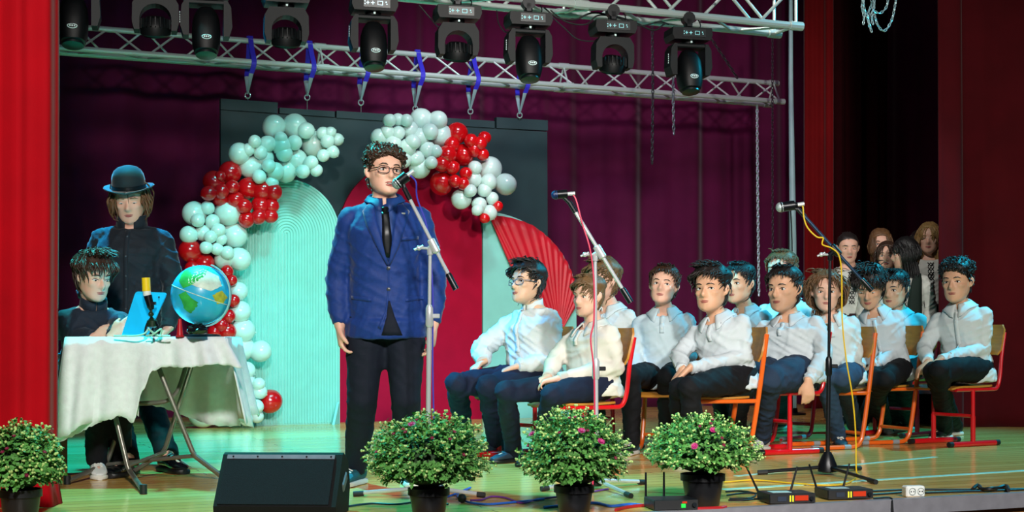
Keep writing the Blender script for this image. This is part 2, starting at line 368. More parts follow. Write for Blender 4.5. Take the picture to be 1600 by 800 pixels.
def beam(root, bright):
    lamp_common(root, 1, bright)
    for s in (-1, 1):
        m = M(); pts = [(0.118 * s, -0.178), (0.14 * s, -0.215), (0.147 * s, -0.33), (0.13 * s, -0.385), (0.098 * s, -0.385), (0.098 * s, -0.178)]
        m.prism(pts if s > 0 else pts[::-1], XYZ, -0.065, 0.065); obj('yoke_arm', m, blk2, root, True, smooth=False)
    m = M(); m.box((0, 0, -0.19), (0.22, 0.12, 0.03), bevel=0.008); obj('yoke_bridge', m, blk2, root, True, smooth=False)
    m = M(); R = Matrix.Rotation(math.radians(-14), 3, 'X')
    prof = [(0.045, 0.11, 0.05), (0.066, 0.075, 0.075), (0.078, 0.03, 0.09), (0.082, -0.04, 0.092), (0.079, -0.11, 0.085), (0.066, -0.155, 0.07), (0.045, -0.165, 0.05)]
    m.loft([[Vector((0, -0.01, -0.33)) + R @ Vector((a * math.copysign(abs(math.cos(t)) ** 0.75, math.cos(t)), b * math.copysign(abs(math.sin(t)) ** 0.75, math.sin(t)), z)) for t in [2 * math.pi * k / 20 for k in range(20)]] for a, z, b in prof])
    h = obj('head', m, blk, root, True)
    m = M(); m.tube([Vector((0, -0.01, -0.33)) + R @ Vector((0.026 * math.cos(t), -0.0895 + 0.004 * abs(math.sin(t)), -0.095 + 0.013 * math.sin(t))) for t in [2 * math.pi * k / 16 for k in range(17)]], 0.0028, 5)
    for q in (-0.012, 0, 0.012): m.box(Vector((0, -0.01, -0.33)) + R @ Vector((q, -0.09, -0.095)), (0.008, 0.004, 0.009))
    obj('emblem', m, logo, h, True)
    m = M(); m.lathe(Vector((0, -0.01, -0.33)), [(0.06, -0.162), (0.06, -0.174), (0.02, -0.18)], 18, R); obj('lens', m, lensm, h, True)
    m = M()
    for k in range(5): m.box((-0.149, -0.03, -0.25 - 0.014 * k), (0.003, 0.006, 0.009))
    obj('side_print', m, logo, root, True, smooth=False)
LAMPS = [(115, 'b', 0, 'black beam lamp hanging down right beside the bright red side curtain'),
         (243, 'w', 1, 'black wash lamp with arched yoke above the tall hanging man in bowler hat'),
         (322, 'b', 0, 'black beam lamp with oval emblem hanging above the left end of the black backdrop'),
         (447, 'w', 1, 'black wash lamp with brightly lit display above the highest white balloons'),
         (583, 'b', 1, 'black beam lamp hanging above the standing speaker in the blue suit'),
         (714, 'w', 0, 'black wash lamp with arched yoke above the red balloon cluster'),
         (825, 'b', 0, 'black beam lamp hanging above the right end of the black backdrop'),
         (957, 'w', 0, 'black wash lamp hanging beside the dangling dark chains'),
         (1075, 'b', 0, 'black beam lamp hanging last, at the free end of the truss')]
LAMPS[1] = (243, 'w', 1, 'black wash lamp with arched yoke above the person in the bowler hat')
WASH_AIM = {957: ((1.75, 10.2, 0.9), 380, 34), 714: ((-0.35, 11.2, 0.2), 260, 44), 447: ((-1.95, 11.3, 0.1), 150, 40)}
for px, kd, br, lab in LAMPS:
    p = SV(px, 20, 8.3); p.z = UTZ - 0.025
    r = thing('moving_head_lamp', lab, 'stage lamp', p, PSI * 0.6, 'moving head lamps on the square truss')
    (beam if kd == 'b' else wash)(r, br)
    if px in WASH_AIM:                              # the lamps that are switched on
        q = p + Vector((0, 0, -0.43)); to, pw, an = WASH_AIM[px]; spot('wash_light', q, to, pw, CYAN, an, 0.6, 0.06)
# cables sagging under the truss
blackc = mat('black_cable_rubber', '#0c0d10', 0.5)
def cable(name, label, pts, r, ma, n=10, seg=6):
    p0 = Vector(pts[0]); m = M(); m.tube(bez(pts, n), r, seg)
    return tag(obj(name, m, ma, loc=p0), label, 'cable')
def tr(px, py, v=8.4): return SV(px, py, v)
cable('power_cable', 'thin black cable sagging from the truss between two wash lamps', [tr(858, 22), tr(880, 42), tr(905, 62), tr(940, 62), tr(955, 45)], 0.004, blackc)
cable('power_cable', 'black cable looped along the truss above the chains', [tr(860, 16), tr(885, 34), tr(915, 38), tr(935, 24), tr(965, 28), tr(1000, 40), tr(1030, 34), tr(1045, 38)], 0.005, blackc)
cable('power_cable', 'black cable bundle drooping along the underside of the square truss', [tr(850, 12), tr(872, 28), tr(900, 30), tr(930, 20), tr(985, 32), tr(1020, 47), tr(1040, 36)], 0.006, blackc)
cable('power_cable', 'thin black cable curving down beside the wash lamp over the red balloons', [tr(655, 8), tr(672, 28), tr(688, 44), tr(700, 38)], 0.004, blackc)
cable('power_cable', 'thin black cable curving down beside the beam lamp over the backdrop end', [tr(776, 16), tr(779, 36), tr(790, 50), tr(806, 46)], 0.004, blackc)

# ------------------------------------------------------------------ chains, slings and the pole
def chain(name, label, pts, link, r, ma, cat='chain'):
    P = bez(pts, 12); seg = [0]
    for i in range(1, len(P)): seg.append(seg[-1] + (P[i] - P[i - 1]).length)
    n = max(2, int(seg[-1] / link)); m = M()
    for k in range(n):
        t = seg[-1] * (k + 0.5) / n; i = max(j for j in range(len(seg)) if seg[j] <= t); i = min(i, len(P) - 2)
        q = (t - seg[i]) / max(1e-9, seg[i + 1] - seg[i]); c = P[i].lerp(P[i + 1], q); d = (P[i + 1] - P[i]).normalized()
        a, b = frame(d, (1, 0.4, 0)); s = a if k % 2 else b
        L, W = link * 0.68, link * 0.3
        ring = [c + d * L * math.cos(x) + s * W * math.sin(x) for x in [2 * math.pi * y / 8 for y in range(9)]]
        m.tube(ring, r, 4, cap=False)
    return tag(obj(name, m, ma, loc=P[0]), label, cat)
chdark = mat('dark_chain_steel', '#3a3238', 0.4, 0.6); chlite = mat('galvanised_chain', '#b9c8d0', 0.3, 0.5)
VCH = 10.9
chain('hoist_chain', 'dark chain hanging longest of the pair below the slim truss', [SV(1019, 30, VCH), SV(1020, 140, VCH), SV(1019, 256, VCH)], 0.035, 0.0055, chdark)
chain('hoist_chain', 'shorter dark chain of the pair hanging through the slim truss', [SV(1052, 110, VCH), SV(1052, 160, VCH), SV(1053, 210, VCH)], 0.035, 0.006, mat('grey_chain', '#6a6a70', 0.4, 0.6))
chain('hoist_chain', 'dark chain running slantwise from the square truss to the slim truss', [SV(1104, 50, VCH), SV(1128, 85, VCH), SV(1152, 122, VCH)], 0.035, 0.005, chdark)
chain('hoist_chain', 'pale steel chain hanging from the end of the slim truss', [SV(1183, 165, VT), SV(1184, 300, VT), SV(1186, 462, VT)], 0.036, 0.0065, chlite)
chain('hoist_chain', 'thin dark chain hanging between the pale chain and the pole', [SV(1207, 45, VT - 0.3), SV(1207, 260, VT - 0.3), SV(1208, 452, VT - 0.3)], 0.032, 0.0045, chdark)
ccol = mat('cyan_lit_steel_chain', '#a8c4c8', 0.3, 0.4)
VC2 = 8.6
for k, (lab, pts) in enumerate([
    ('bright bunched chain with loops hung high beside the dark curtain, longest strand', [(1348, -20), (1350, 12), (1356, 30), (1362, 50)]),
    ('bright bunched chain strand hung high, ending in a hook-like tip', [(1352, -20), (1347, 8), (1350, 26), (1349, 38)]),
    ('bright chain strand doubled inside the high bunch', [(1358, -20), (1362, 5), (1357, 20), (1358, 42)]),
    ('bright chain strand twisted at the middle of the high bunch', [(1364, -20), (1366, 8), (1362, 22), (1364, 38)]),
    ('bright chain hanging in a small loop from the high bunch', [(1388, -20), (1386, 8), (1376, 20), (1366, 18)]),
    ('bright chain hanging in a wide loop from the high bunch', [(1402, -20), (1399, 5), (1393, 32), (1382, 48), (1372, 40), (1366, 22)])]):
    chain('bunched_chain', lab, [SV(x, y, VC2 + 0.02 * (k % 3)) for x, y in pts], 0.026, 0.0036, ccol)
polem = mat('pale_painted_pole', '#9fc6c8', 0.5, var=0.06)
root = thing('upright_pole', 'pale blue-white upright pole standing in front of the wine curtain', 'pole', flat(SV(1239, YH, 11.2)))
m = M(); b = flat(SV(1239, YH, 11.2)); m.tube([b, b + Vector((0.0, 0, 1.6)), b + Vector((-0.02, 0, 3.1)), b + Vector((-0.02, 0, 5.2))], [0.036, 0.033, 0.022, 0.012], 12); obj('shaft', m, polem, root)
m = M(); m.lathe(b, [(0.12, 0), (0.12, 0.012), (0.045, 0.02), (0.04, 0.06)], 18); obj('foot_plate', m, dark_metal, root)
for k, (x0, x1) in enumerate(((1232, 1231), (1235, 1237))):
    m = M(); m.tube(bez([SV(x0, 325, 11.1), SV((x0 + x1) / 2 + 1, 360, 11.1), SV(x1 + 1, 420, 11.1), flat(SV(x1 + 1, 600, 11.1))], 8), 0.006, 6); obj('cable', m, blackc, root)

strap = mat('blue_webbing', '#2a22b8', 0.6, bump=0.3, bscale=200, var=0.1)
steel = mat('shackle_steel', '#c4d2d4', 0.25, 0.6)
SL = [(391, 147, 156, 'leftmost blue lifting sling, over the raised black panel with the highest top edge'), (484, 150, 176, 'blue lifting sling hanging over the highest white balloons'),
      (568, 158, 180, 'blue lifting sling hanging just below the beam lamp over the speaker'), (653, 168, 178, 'blue lifting sling ending just above the white balloon cluster at the backdrop top'),
      (739, 172, 190, 'blue lifting sling hanging above the red balloons'), (816, 178, 190, 'blue lifting sling over the far raised black panel, ending in an open ring')]
for px, py, pyt, lab in SL:
    top = SV(px, py - 60, VT); ring = SV(px - 4, py, VT); u = UV(top)[0]
    root = thing('lifting_sling', lab, 'sling', ring, 0, 'blue slings around the slim truss')
    for k, dv in enumerate((-0.125, 0.125)):
        m = M(); pts = [SU(u - 0.01 * k, VT, TZ + 0.235), SU(u, VT + dv * 0.45, TZ + 0.12), SU(u + 0.005, VT + dv, TZ - 0.005), SU(u - 0.01, VT + dv * 0.7, TZ - 0.09)]
        gr = [[p + SU(1, 0, 0) * q for q in (-0.021, 0.021)] for p in bez(pts, 5)]; m.sheet(gr, 0.005); obj('webbing', m, strap, root, smooth=False)
        m = M(); e = SU(u - 0.01, VT + dv * 0.7, TZ - 0.09); m.tube([e, e.lerp(ring, 0.3), ring], [0.02, 0.016, 0.007], 8, flat=0.4); obj('eye_sleeve', m, mat('grey_sling_sleeve', '#8fa6ac', 0.5), root)
    m = M(); m.tube([ring + Vector((0.022 * math.cos(t), 0, -0.012 + 0.024 * math.sin(t))) for t in [2 * math.pi * k / 14 for k in range(15)]], 0.006, 6, cap=False); obj('shackle', m, steel, root)
    e = SV(px - 4, pyt + 10, VT + 0.12)
    rod('wire', ring - Vector((0, 0, 0.03)), e, 0.003, steel, root)
# ------------------------------------------------------------------ the decorated backdrop
VP, VR, VA = 11.84, 11.66, 11.52                  # black boards, red arch, ribbed arch
bboard = mat('black_green_board', '#0b2b30', 0.7, var=0.12, vscale=6)
root = thing('backdrop_board', 'black-green hanging backdrop of wide boards behind the balloons', 'backdrop', flat(SV(600, YH, VP)))
def plate(name, pts, v0, v1, ma, parent, smooth=False):
    """pixel outline standing upright at stage depth v0, with real thickness"""
    P = [SV(x, y, v0) for x, y in pts]; U = [(UV(p)[0], max(p.z, 0.0)) for p in P]
    m = M(); m.prism(U, lambda x, z, d: SU(x, d, z), v0, v1); return obj(name, m, ma, parent, smooth=smooth)
zb = 652
plate('board', [(345, 172), (855, 206), (857, 640), (345, zb + 10)], VP, VP + 0.05, bboard, root)
for a in ([(345, 154), (434, 160), (434, 177), (345, 171)], [(437, 168), (523, 174), (523, 183), (437, 177)], [(526, 173), (773, 189), (773, 200), (526, 184)], [(776, 183), (856, 188), (856, 204), (776, 200)]):
    plate('top_panel', a, VP - 0.015, VP + 0.045, bboard, root)
# ribbed arch
white_p = mat('mint_painted_arch', '#84cabf', 0.5, var=0.04)
root = thing('ribbed_arch', 'mint-white ribbed round-topped arch panel standing behind the globe', 'arch panel', flat(SV(446, YH, VA)))
uL, uR = UV(SV(362, 400, VA))[0], UV(SV(531, 400, VA))[0]; uc, rr = (uL + uR) / 2, (uR - uL) / 2
zt = SV(446, 279, VA).z; zc = zt - rr
m = M(); m.prism([(uL, 0), (uR, 0)] + [(uc + rr * math.cos(t), zc + rr * math.sin(t)) for t in [math.pi * k / 28 for k in range(29)]], lambda x, z, d: SU(x, d, z), VA, VA + 0.04)
obj('panel', m, white_p, root, smooth=False)
m = M(); nr = 19; pit = rr / nr
for k in range(nr):
    r = pit * (k + 0.5)
    pts = [SU(uc + r, VA, 0.01)] + [SU(uc + r * math.cos(t), VA, zc + r * math.sin(t)) for t in [math.pi * q / 26 for q in range(27)]] + [SU(uc - r, VA, 0.01)]
    m.tube(pts, pit * 0.36, 6)
tag(obj('rib', m, white_p, root), kind='stuff')
m = M(); f0 = SV(531, 640, VA); u = UV(f0)[0]; m.prism([(0, 0), (-0.13, 0), (-0.02, 0.16), (0, 0.18)], lambda x, z, d: SU(u - 0.03 + x * 0.6, VA - 0.02 + x, z) + Vector((d, 0, 0)), 0, 0.02); obj('foot_gusset', m, white_p, root, smooth=False)
# red arch
red_p = mat('crimson_painted_arch', '#a2042c', 0.65, var=0.06, spec=0.1)
root = thing('crimson_arch', 'tall crimson round-topped arch panel behind the speaker', 'arch panel', flat(SV(640, YH, VR)))
uL, uR = UV(SV(529, 400, VR))[0], UV(SV(753, 400, VR))[0]; uc, rr = (uL + uR) / 2, (uR - uL) / 2; zc = SV(641, 252, VR).z - rr
m = M(); m.prism([(uL, 0), (uR, 0)] + [(uc + rr * math.cos(t), zc + rr * math.sin(t)) for t in [math.pi * k / 36 for k in range(37)]], lambda x, z, d: SU(x, d, z), VR, VR + 0.04)
obj('panel', m, red_p, root, smooth=False)
# half arch with the draped cloth
root = thing('half_arch', 'mint-white quarter-round panel with red cloth draped across it', 'arch panel', flat(SV(820, YH, VR)))
c0 = SV(755, 475, VR); uq, zq = UV(c0)[0], c0.z; rq = UV(SV(901, 475, VR))[0] - uq
rz = SV(760, 330, VR).z - zq
arcp = [(uq + rq * math.cos(t), zq + rz * math.sin(t)) for t in [math.pi / 2 * k / 24 for k in range(25)]]
m = M(); m.prism([(uq, 0), (uq + rq, 0)] + arcp, lambda x, z, d: SU(x, d, z), VR + 0.005, VR + 0.045); obj('panel', m, white_p, root, smooth=False)
cloth_r = mat('red_drape_satin', '#c40a22', 0.5, var=0.08, sheen=0.3)
gp = SV(872, 524, VR); gu, gz = UV(gp)[0], gp.z
left = [(766, 347), (785, 392), (806, 440), (832, 488), (866, 522)]
edge = [(UV(SV(x, y, VR))[0], SV(x, y, VR).z) for x, y in left]
grid = []
NA = 60
for i in range(NA + 1):
    t = i / NA; k = t * 24; a = arcp[24 - min(int(k), 23)] if int(k) < 24 else arcp[0]; j = min(int(k), 23); fr = k - j
    p0, p1 = arcp[24 - j], arcp[24 - j - 1] if 24 - j - 1 >= 0 else arcp[0]
    ou = (p0[0] + (p1[0] - p0[0]) * fr, p0[1] + (p1[1] - p0[1]) * fr)
    row = []
    for q in range(13):
        s = q / 12
        if i == 0: e = s * 4; b = min(int(e), 3); fe = e - b; uu, zz = edge[b][0] + (edge[b + 1][0] - edge[b][0]) * fe, edge[b][1] + (edge[b + 1][1] - edge[b][1]) * fe
        else:
            uu, zz = ou[0] + (gu - ou[0]) * s, ou[1] + (gz - ou[1]) * s
            e = s * 4; b = min(int(e), 3); fe = e - b; eu, ez = edge[b][0] + (edge[b + 1][0] - edge[b][0]) * fe, edge[b][1] + (edge[b + 1][1] - edge[b][1]) * fe
            kk = max(0, 1 - t * 3); uu += (eu - uu) * kk * 0.5; zz += (ez - zz) * kk * 0.5
        am = 0.012 * (1 - 0.4 * s) * (0.5 + abs(noise.noise(Vector((i * .31, 2, 0)))) * 2)
        row.append(SU(uu, VR - 0.03 - am * math.sin(i * 1.55 + 0.6 * math.sin(i * 0.7)) * (0.4 + 0.6 * math.sin(math.pi * min(1, s + 0.15))), zz))
    grid.append(row)
m = M(); m.sheet(grid, 0.006); obj('drape', m, cloth_r, root, sharp=None)

# ------------------------------------------------------------------ balloons
bw = mat('white_balloon_latex', '#cfe3dc', 0.28, coat=0.35, spec=0.5, sss=0.0)
brd = mat('red_balloon_latex', '#d00a12', 0.2, coat=0.6, spec=0.5)
def bal_mesh(name, ma):
    m = M(); prof = [(0.02, -1.12), (0.07, -1.10), (0.05, -1.04)]
    for k in range(1, 15):
        t = -math.pi / 2 + math.pi * k / 15; sh = 1.0 + (0.05 * math.sin(t) if t > 0 else 0); zz = math.sin(t) * (1.04 if t < 0 else 1.0)
        prof.append((math.cos(t) * sh, zz))
    prof.append((0.02, 1.0)); m.lathe((0, 0, 0), prof, 22); me = mesh_of(name, m); me.materials.append(ma); return me
BW, BR = bal_mesh('white_balloon', bw), bal_mesh('red_balloon', brd)
G1 = '''428,198,18,w 461,198,20,w 478,204,13,w 505,208,10,w 516,207,9,w 527,218,10,w 512,220,11,w 520,237,10,w 505,243,10,w 491,225,20,w 439,216,10,w 460,223,12,w 398,221,10,w
418,225,13,w 388,234,10,w 407,238,11,w 374,240,17,w 392,261,18,w 444,240,13,w 462,250,18,w 420,259,11,w 430,268,14,w 446,268,17,w 405,276,11,w 424,286,11,w 486,254,11,w 494,266,10,w 473,268,11,w
414,246,14,w 440,228,14,w 359,270,18,r 334,284,17,r 344,276,9,r 363,292,11,r 346,299,12,r 326,302,12,r 388,294,17,r 410,298,17,r 428,300,13,r 381,322,12,r 407,321,14,r 424,322,12,r 423,338,11,r 404,339,12,r
385,343,13,r 344,310,13,r 368,312,13,r 304,334,19,w 356,333,20,w 324,325,11,w 309,344,11,w 332,346,11,w 295,367,14,w 366,368,20,w 317,364,13,w 341,360,11,w 329,370,10,w 346,374,9,w 322,387,10,w 339,389,10,w
355,395,11,w 374,405,18,w 350,405,15,w 297,392,18,r 319,412,16,r 355,424,10,r 362,438,9,r 372,455,15,w 365,470,10,r 375,487,17,w 357,494,11,r 379,516,19,w 355,518,14,r 335,519,11,r 346,508,11,r
377,545,20,w 407,549,17,w 386,578,13,w 387,598,12,w 404,600,10,w 405,612,12,w 382,620,13,w 401,635,11,w 381,642,12,w 365,636,11,w 402,651,10,w 368,654,11,w 422,627,19,r 385,656,10,w 352,560,16,w 350,600,15,w
318,652,24,w 345,650,14,w 300,438,11,r 300,420,12,r'''
G2 = '''658,187,18,w 684,188,15,w 688,211,18,w 609,188,10,w 622,187,10,w 635,188,10,w 592,214,13,w 605,206,11,w 622,208,11,w 640,203,14,w 656,214,14,w 672,206,13,w 637,230,13,w 668,234,13,w 681,236,10,w
650,248,13,w 674,254,10,w 656,262,17,w 630,250,13,w 614,226,14,w 645,222,12,w 714,208,17,r 736,220,11,r 757,215,10,r 750,224,11,r 754,241,10,r 724,242,17,r 698,242,15,r 741,234,11,r 690,256,13,r 707,262,11,r
728,271,10,r 690,286,19,r 711,283,10,r 724,287,10,r 706,226,12,r 765,264,19,w 790,288,17,w 742,262,11,w 740,280,13,w 735,298,10,w 757,297,11,w 721,311,16,w 749,319,11,w 769,310,10,w 746,328,9,w 765,332,12,w
764,284,13,w 778,322,8,r 757,341,8,r'''
rnd = random.Random(5)
for lab, data, anchor in (('garland of white and red balloons rising from the floor along the ribbed arch', G1, (372, 420)), ('garland of white and red balloons curving over the crimson arch', G2, (690, 240))):
    root = thing('balloon_garland', lab, 'balloon garland', SV(anchor[0], anchor[1], VA - 0.2), 0, 'balloon garlands')
    for e in data.split():
        x, y, r, c = e.split(','); x, y, r = float(x), float(y), float(r)
        v = VA - 0.14 - (0.16 * (1 - min(1, (r - 8) / 12))) - rnd.uniform(0, 0.07); p = SV(x, y, v)
        R = r * p.y / F; p.z = max(p.z, R * 1.02)
        o = bpy.data.objects.new('balloon', BW if c == 'w' else BR); COL.objects.link(o); o.parent = root; o.location = p - ROOT[root.name]
        d = Vector((rnd.uniform(-1, 1), rnd.uniform(-.6, .1), rnd.uniform(-.5, 1))).normalized()
        o.rotation_mode = 'QUATERNION'; o.rotation_quaternion = d.to_track_quat('Z', 'Y'); o.scale = (R, R, R * rnd.uniform(1.0, 1.06))

# ------------------------------------------------------------------ chrysanthemum pots
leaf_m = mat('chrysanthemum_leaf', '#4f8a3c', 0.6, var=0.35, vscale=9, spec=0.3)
bud_m = mat('pale_green_bud', '#b4cf7a', 0.6, var=0.2, vscale=40)
stem_m = mat('green_stem', '#5d8a45', 0.6)
flow_m = mat('magenta_petal', '#b0246e', 0.6, var=0.2, vscale=40); flow_d = mat('dark_magenta_petal', '#7c1238', 0.6, var=0.2, vscale=40)
pot_m = mat('black_plastic_pot', '#17181b', 0.4, var=0.1, vscale=20, spec=0.4); soil_m = mat('dark_soil', '#1c130c', 0.95)
def mum(label, px, Y, wpx, ytop, ybot, potw, pot_top, seed, flowers):
    rnd = random.Random(seed); c = flat(PX(px, YH, Y)); c.z = 0; k = Y / F
    root = thing('potted_chrysanthemum', label, 'potted plant', c, 0, 'chrysanthemum pots along the stage edge')
    rt = potw / 2 * k; zt = HC - (pot_top - YH) * k
    m = M(); m.lathe(c, [(rt * 0.74, 0.0), (rt * 0.78, 0.004), (rt * 0.96, zt - 0.03), (rt * 1.06, zt - 0.028), (rt * 1.06, zt), (rt * 0.98, zt), (rt * 0.95, zt - 0.02)], 26); p = obj('pot', m, pot_m, root)
    m = M(); m.lathe(c, [(rt * 0.94, zt - 0.022), (rt * 0.5, zt - 0.014), (0.003, zt - 0.012)], 20); obj('soil', m, soil_m, p)
    rw = wpx / 2 * k; ztop = HC - (ytop - YH) * k; zbot = HC - (ybot - YH) * k
    zc = zbot + (ztop - zbot) * 0.36; C = c + Vector((0, 0, zc))
    def surf(th, ph, q=1.0):
        n = 1 + 0.07 * noise.noise(Vector((math.cos(th) * 2.2, math.sin(th) * 2.2, ph * 2 + seed)))
        hz = (ztop - zc) if ph > 0 else (zc - zbot)
        return C + Vector((rw * n * q * math.cos(ph) * math.cos(th), rw * n * q * math.cos(ph) * math.sin(th), hz * n * q * math.sin(ph)))
    base = c + Vector((0, 0, zt - 0.02)); lv = M(); st = M(); bd = M()
    def leaf(p, d, up, s):
        d = d.normalized(); x = d.cross(up); x = x.normalized() if x.length > 1e-6 else Vector((1, 0, 0)); u = x.cross(d)
        b = p; t = p + d * s - u * s * 0.2
        lv.add([b, p + d * s * .25 + x * s * .2 + u * s * .06, p + d * s * .42 + x * s * .14, p + d * s * .62 + x * s * .3 + u * s * .04, t, p + d * s * .62 - x * s * .3 + u * s * .04, p + d * s * .42 - x * s * .14, p + d * s * .25 - x * s * .2 + u * s * .06, p + d * s * .5],
               [(0, 1, 2, 8), (8, 2, 3, 4), (8, 4, 5, 6), (0, 8, 6, 7)])
    for i in range(620):
        th = rnd.uniform(0, 2 * math.pi); ph = math.asin(rnd.uniform(-0.75, 1.0)); q = rnd.uniform(0.86, 1.05); e = surf(th, ph, q); d = (e - base).normalized()
        s0 = surf(th, ph, 0.55)
        st.tube([s0, e], 0.0014, 3, cap=False)
        for kx in range(5):
            t = rnd.uniform(0.15, 0.97); pp = s0.lerp(e, t); a = rnd.uniform(0, 6.28); fx, fy = frame(d)
            leaf(pp, d * rnd.uniform(0.3, 0.9) + (fx * math.cos(a) + fy * math.sin(a)), d, rnd.uniform(0.017, 0.031))
        if ph > -0.45 and rnd.random() < 0.7:
            for kx in range(rnd.choice((1, 1, 2))): bd.ball(e + Vector((rnd.uniform(-1, 1), rnd.uniform(-1, 1), rnd.uniform(-.3, .6))) * 0.009 * kx, rnd.uniform(0.0038, 0.0058), 6, 4)
    for i in range(260):
        th = rnd.uniform(0, 2 * math.pi); ph = math.asin(rnd.uniform(-0.95, 0.9)); p = surf(th, ph, rnd.uniform(0.45, 0.8)); leaf(p, (p - base) + Vector((rnd.uniform(-.2, .2), rnd.uniform(-.2, .2), 0)), Vector((0, 0, 1)), 0.035)
    tag(obj('foliage', lv, leaf_m, root, smooth=False), kind='stuff'); tag(obj('stems', st, stem_m, root), kind='stuff'); tag(obj('buds', bd, bud_m, root), kind='stuff')
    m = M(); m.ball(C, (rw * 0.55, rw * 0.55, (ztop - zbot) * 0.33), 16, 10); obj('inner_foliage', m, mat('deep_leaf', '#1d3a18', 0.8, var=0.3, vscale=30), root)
    for fx_, fy_, open_ in flowers:
        dx, dz = (fx_ - px) * k, HC - (fy_ - YH) * k - zc
        hz = (ztop - zc) if dz > 0 else (zc - zbot); r2 = 1 - (dx / rw) ** 2 - (dz / hz) ** 2
        p = C + Vector((dx, -rw * math.sqrt(max(0.02, r2)) * 1.03, dz)); n = (p - base).normalized(); a, b = frame(n); m = M()
        for layer, (nn, ln, tl) in enumerate(((13, 0.019, 0.35), (9, 0.013, 0.8)) if open_ else ((8, 0.013, 1.1), (6, 0.01, 1.6))):
            for q in range(nn):
                t = 2 * math.pi * (q + 0.5 * layer) / nn; d = (a * math.cos(t) + b * math.sin(t)) + n * tl; d.normalize(); sdir = n.cross(d).normalized()
                m.add([p, p + d * ln * .6 + sdir * 0.0033, p + d * ln, p + d * ln * .6 - sdir * 0.0033], [(0, 1, 2, 3)])
        m.ball(p + n * 0.004, 0.004, 6, 4); obj('flower', m, flow_m if open_ else flow_d, root, smooth=False)
mum('chrysanthemum pot with dark red blooms in front of the speaker in the blue suit', 670, 5.62, 200, 641, 764, 62, 762, 1, [(622, 675, 0), (636, 668, 0), (648, 660, 1), (655, 655, 0), (680, 680, 0), (712, 672, 0), (726, 705, 0), (640, 672, 0), (596, 702, 0), (706, 682, 0)])
mum('chrysanthemum pot with purple blooms in front of the middle microphone stand', 897, 5.82, 178, 635, 764, 60, 758, 2, [(831, 676, 1), (872, 673, 0), (905, 669, 1), (914, 670, 0), (934, 685, 1), (896, 651, 0), (908, 650, 0), (826, 694, 0), (955, 711, 0), (888, 652, 0)])
mum('chrysanthemum pot with one open pink daisy beside the wireless receivers', 1098, 6.08, 184, 645, 742, 66, 740, 3, [(1074, 691, 1), (1104, 668, 1), (1102, 660, 0), (1106, 655, 0), (1085, 664, 0), (1117, 690, 0), (1115, 680, 0)])
mum('chrysanthemum pot with dark blooms beside the bright red curtain', 32, 5.35, 136, 656, 770, 62, 764, 4, [(28, 703, 0), (5, 722, 0), (82, 705, 0), (34, 698, 0), (40, 680, 0), (62, 738, 0)])

# ------------------------------------------------------------------ floor monitor
spk = mat('black_speaker_paint', '#0b0c0e', 0.7, spec=0.2, var=0.1, vscale=60, bump=0.3, bscale=250); gril = mat('dark_speaker_grille', '#15161c', 0.8, spec=0.15, var=0.3, vscale=260, bump=0.6, bscale=420, bdist=0.003)
mon_c = flat(PX(437, YH, 5.72)); root = thing('floor_monitor', 'black wedge floor monitor speaker with grey strip standing by the table', 'speaker', (mon_c.x, mon_c.y, 0), math.radians(-3))
prof = [(-0.09, 0), (-0.10, 0.05), (0.06, 0.243), (0.09, 0.25), (0.2, 0.2), (0.24, 0.1), (0.2, 0)]
m = M(); W = 0.245
m.prism(prof, lambda y, z, d: Vector((d, y, z)), -W, W); body = obj('cabinet', m, spk, root, True, smooth=False)
nrm = Vector((0, -0.193, 0.16)).normalized()
def gpt(x, t, o): return Vector((x, -0.10 + 0.16 * t, 0.05 + 0.193 * t)) + nrm * o
m = M(); m.add([gpt(x, t, o) for o in (0.0, 0.006) for x, t in ((-W + .015, .03), (W - .03, .03), (W - .03, .88), (-W + .015, .88))], [(4, 5, 6, 7), (0, 1, 5, 4), (1, 2, 6, 5), (2, 3, 7, 6), (3, 0, 4, 7)]); obj('grille', m, gril, root, True, smooth=False)
m = M(); m.add([gpt(x, t, o) for o in (0.0, 0.005) for x, t in ((-W + .02, .905), (W - .03, .905), (W - .03, .985), (-W + .02, .985))], [(4, 5, 6, 7), (0, 1, 5, 4), (1, 2, 6, 5), (2, 3, 7, 6), (3, 0, 4, 7)]); st = obj('top_strip', m, mat('grey_strip', '#6f7280', 0.5, var=0.1, vscale=30), root, True, smooth=False)
for k in range(5):
    m = M(); m.ball(gpt(-0.2 + 0.1 * k, .945, .006), 0.004, 8, 5); obj('screw', m, spk, st, True)
for s in (-1, 1):
    m = M(); m.box((W * s, 0.10, 0.13), (0.012, 0.1, 0.04), Matrix.Rotation(0.5, 3, 'X'), 0.006); obj('side_handle', m, mat('handle_grey', '#5a6064', 0.4), root, True, smooth=False)
for s in (-1, 1):
    for y in (-0.05, 0.15):
        m = M(); m.lathe((s * 0.2, y, 0), [(0.012, 0.0), (0.012, 0.004)], 10); obj('rubber_foot', m, blackc, root, True)

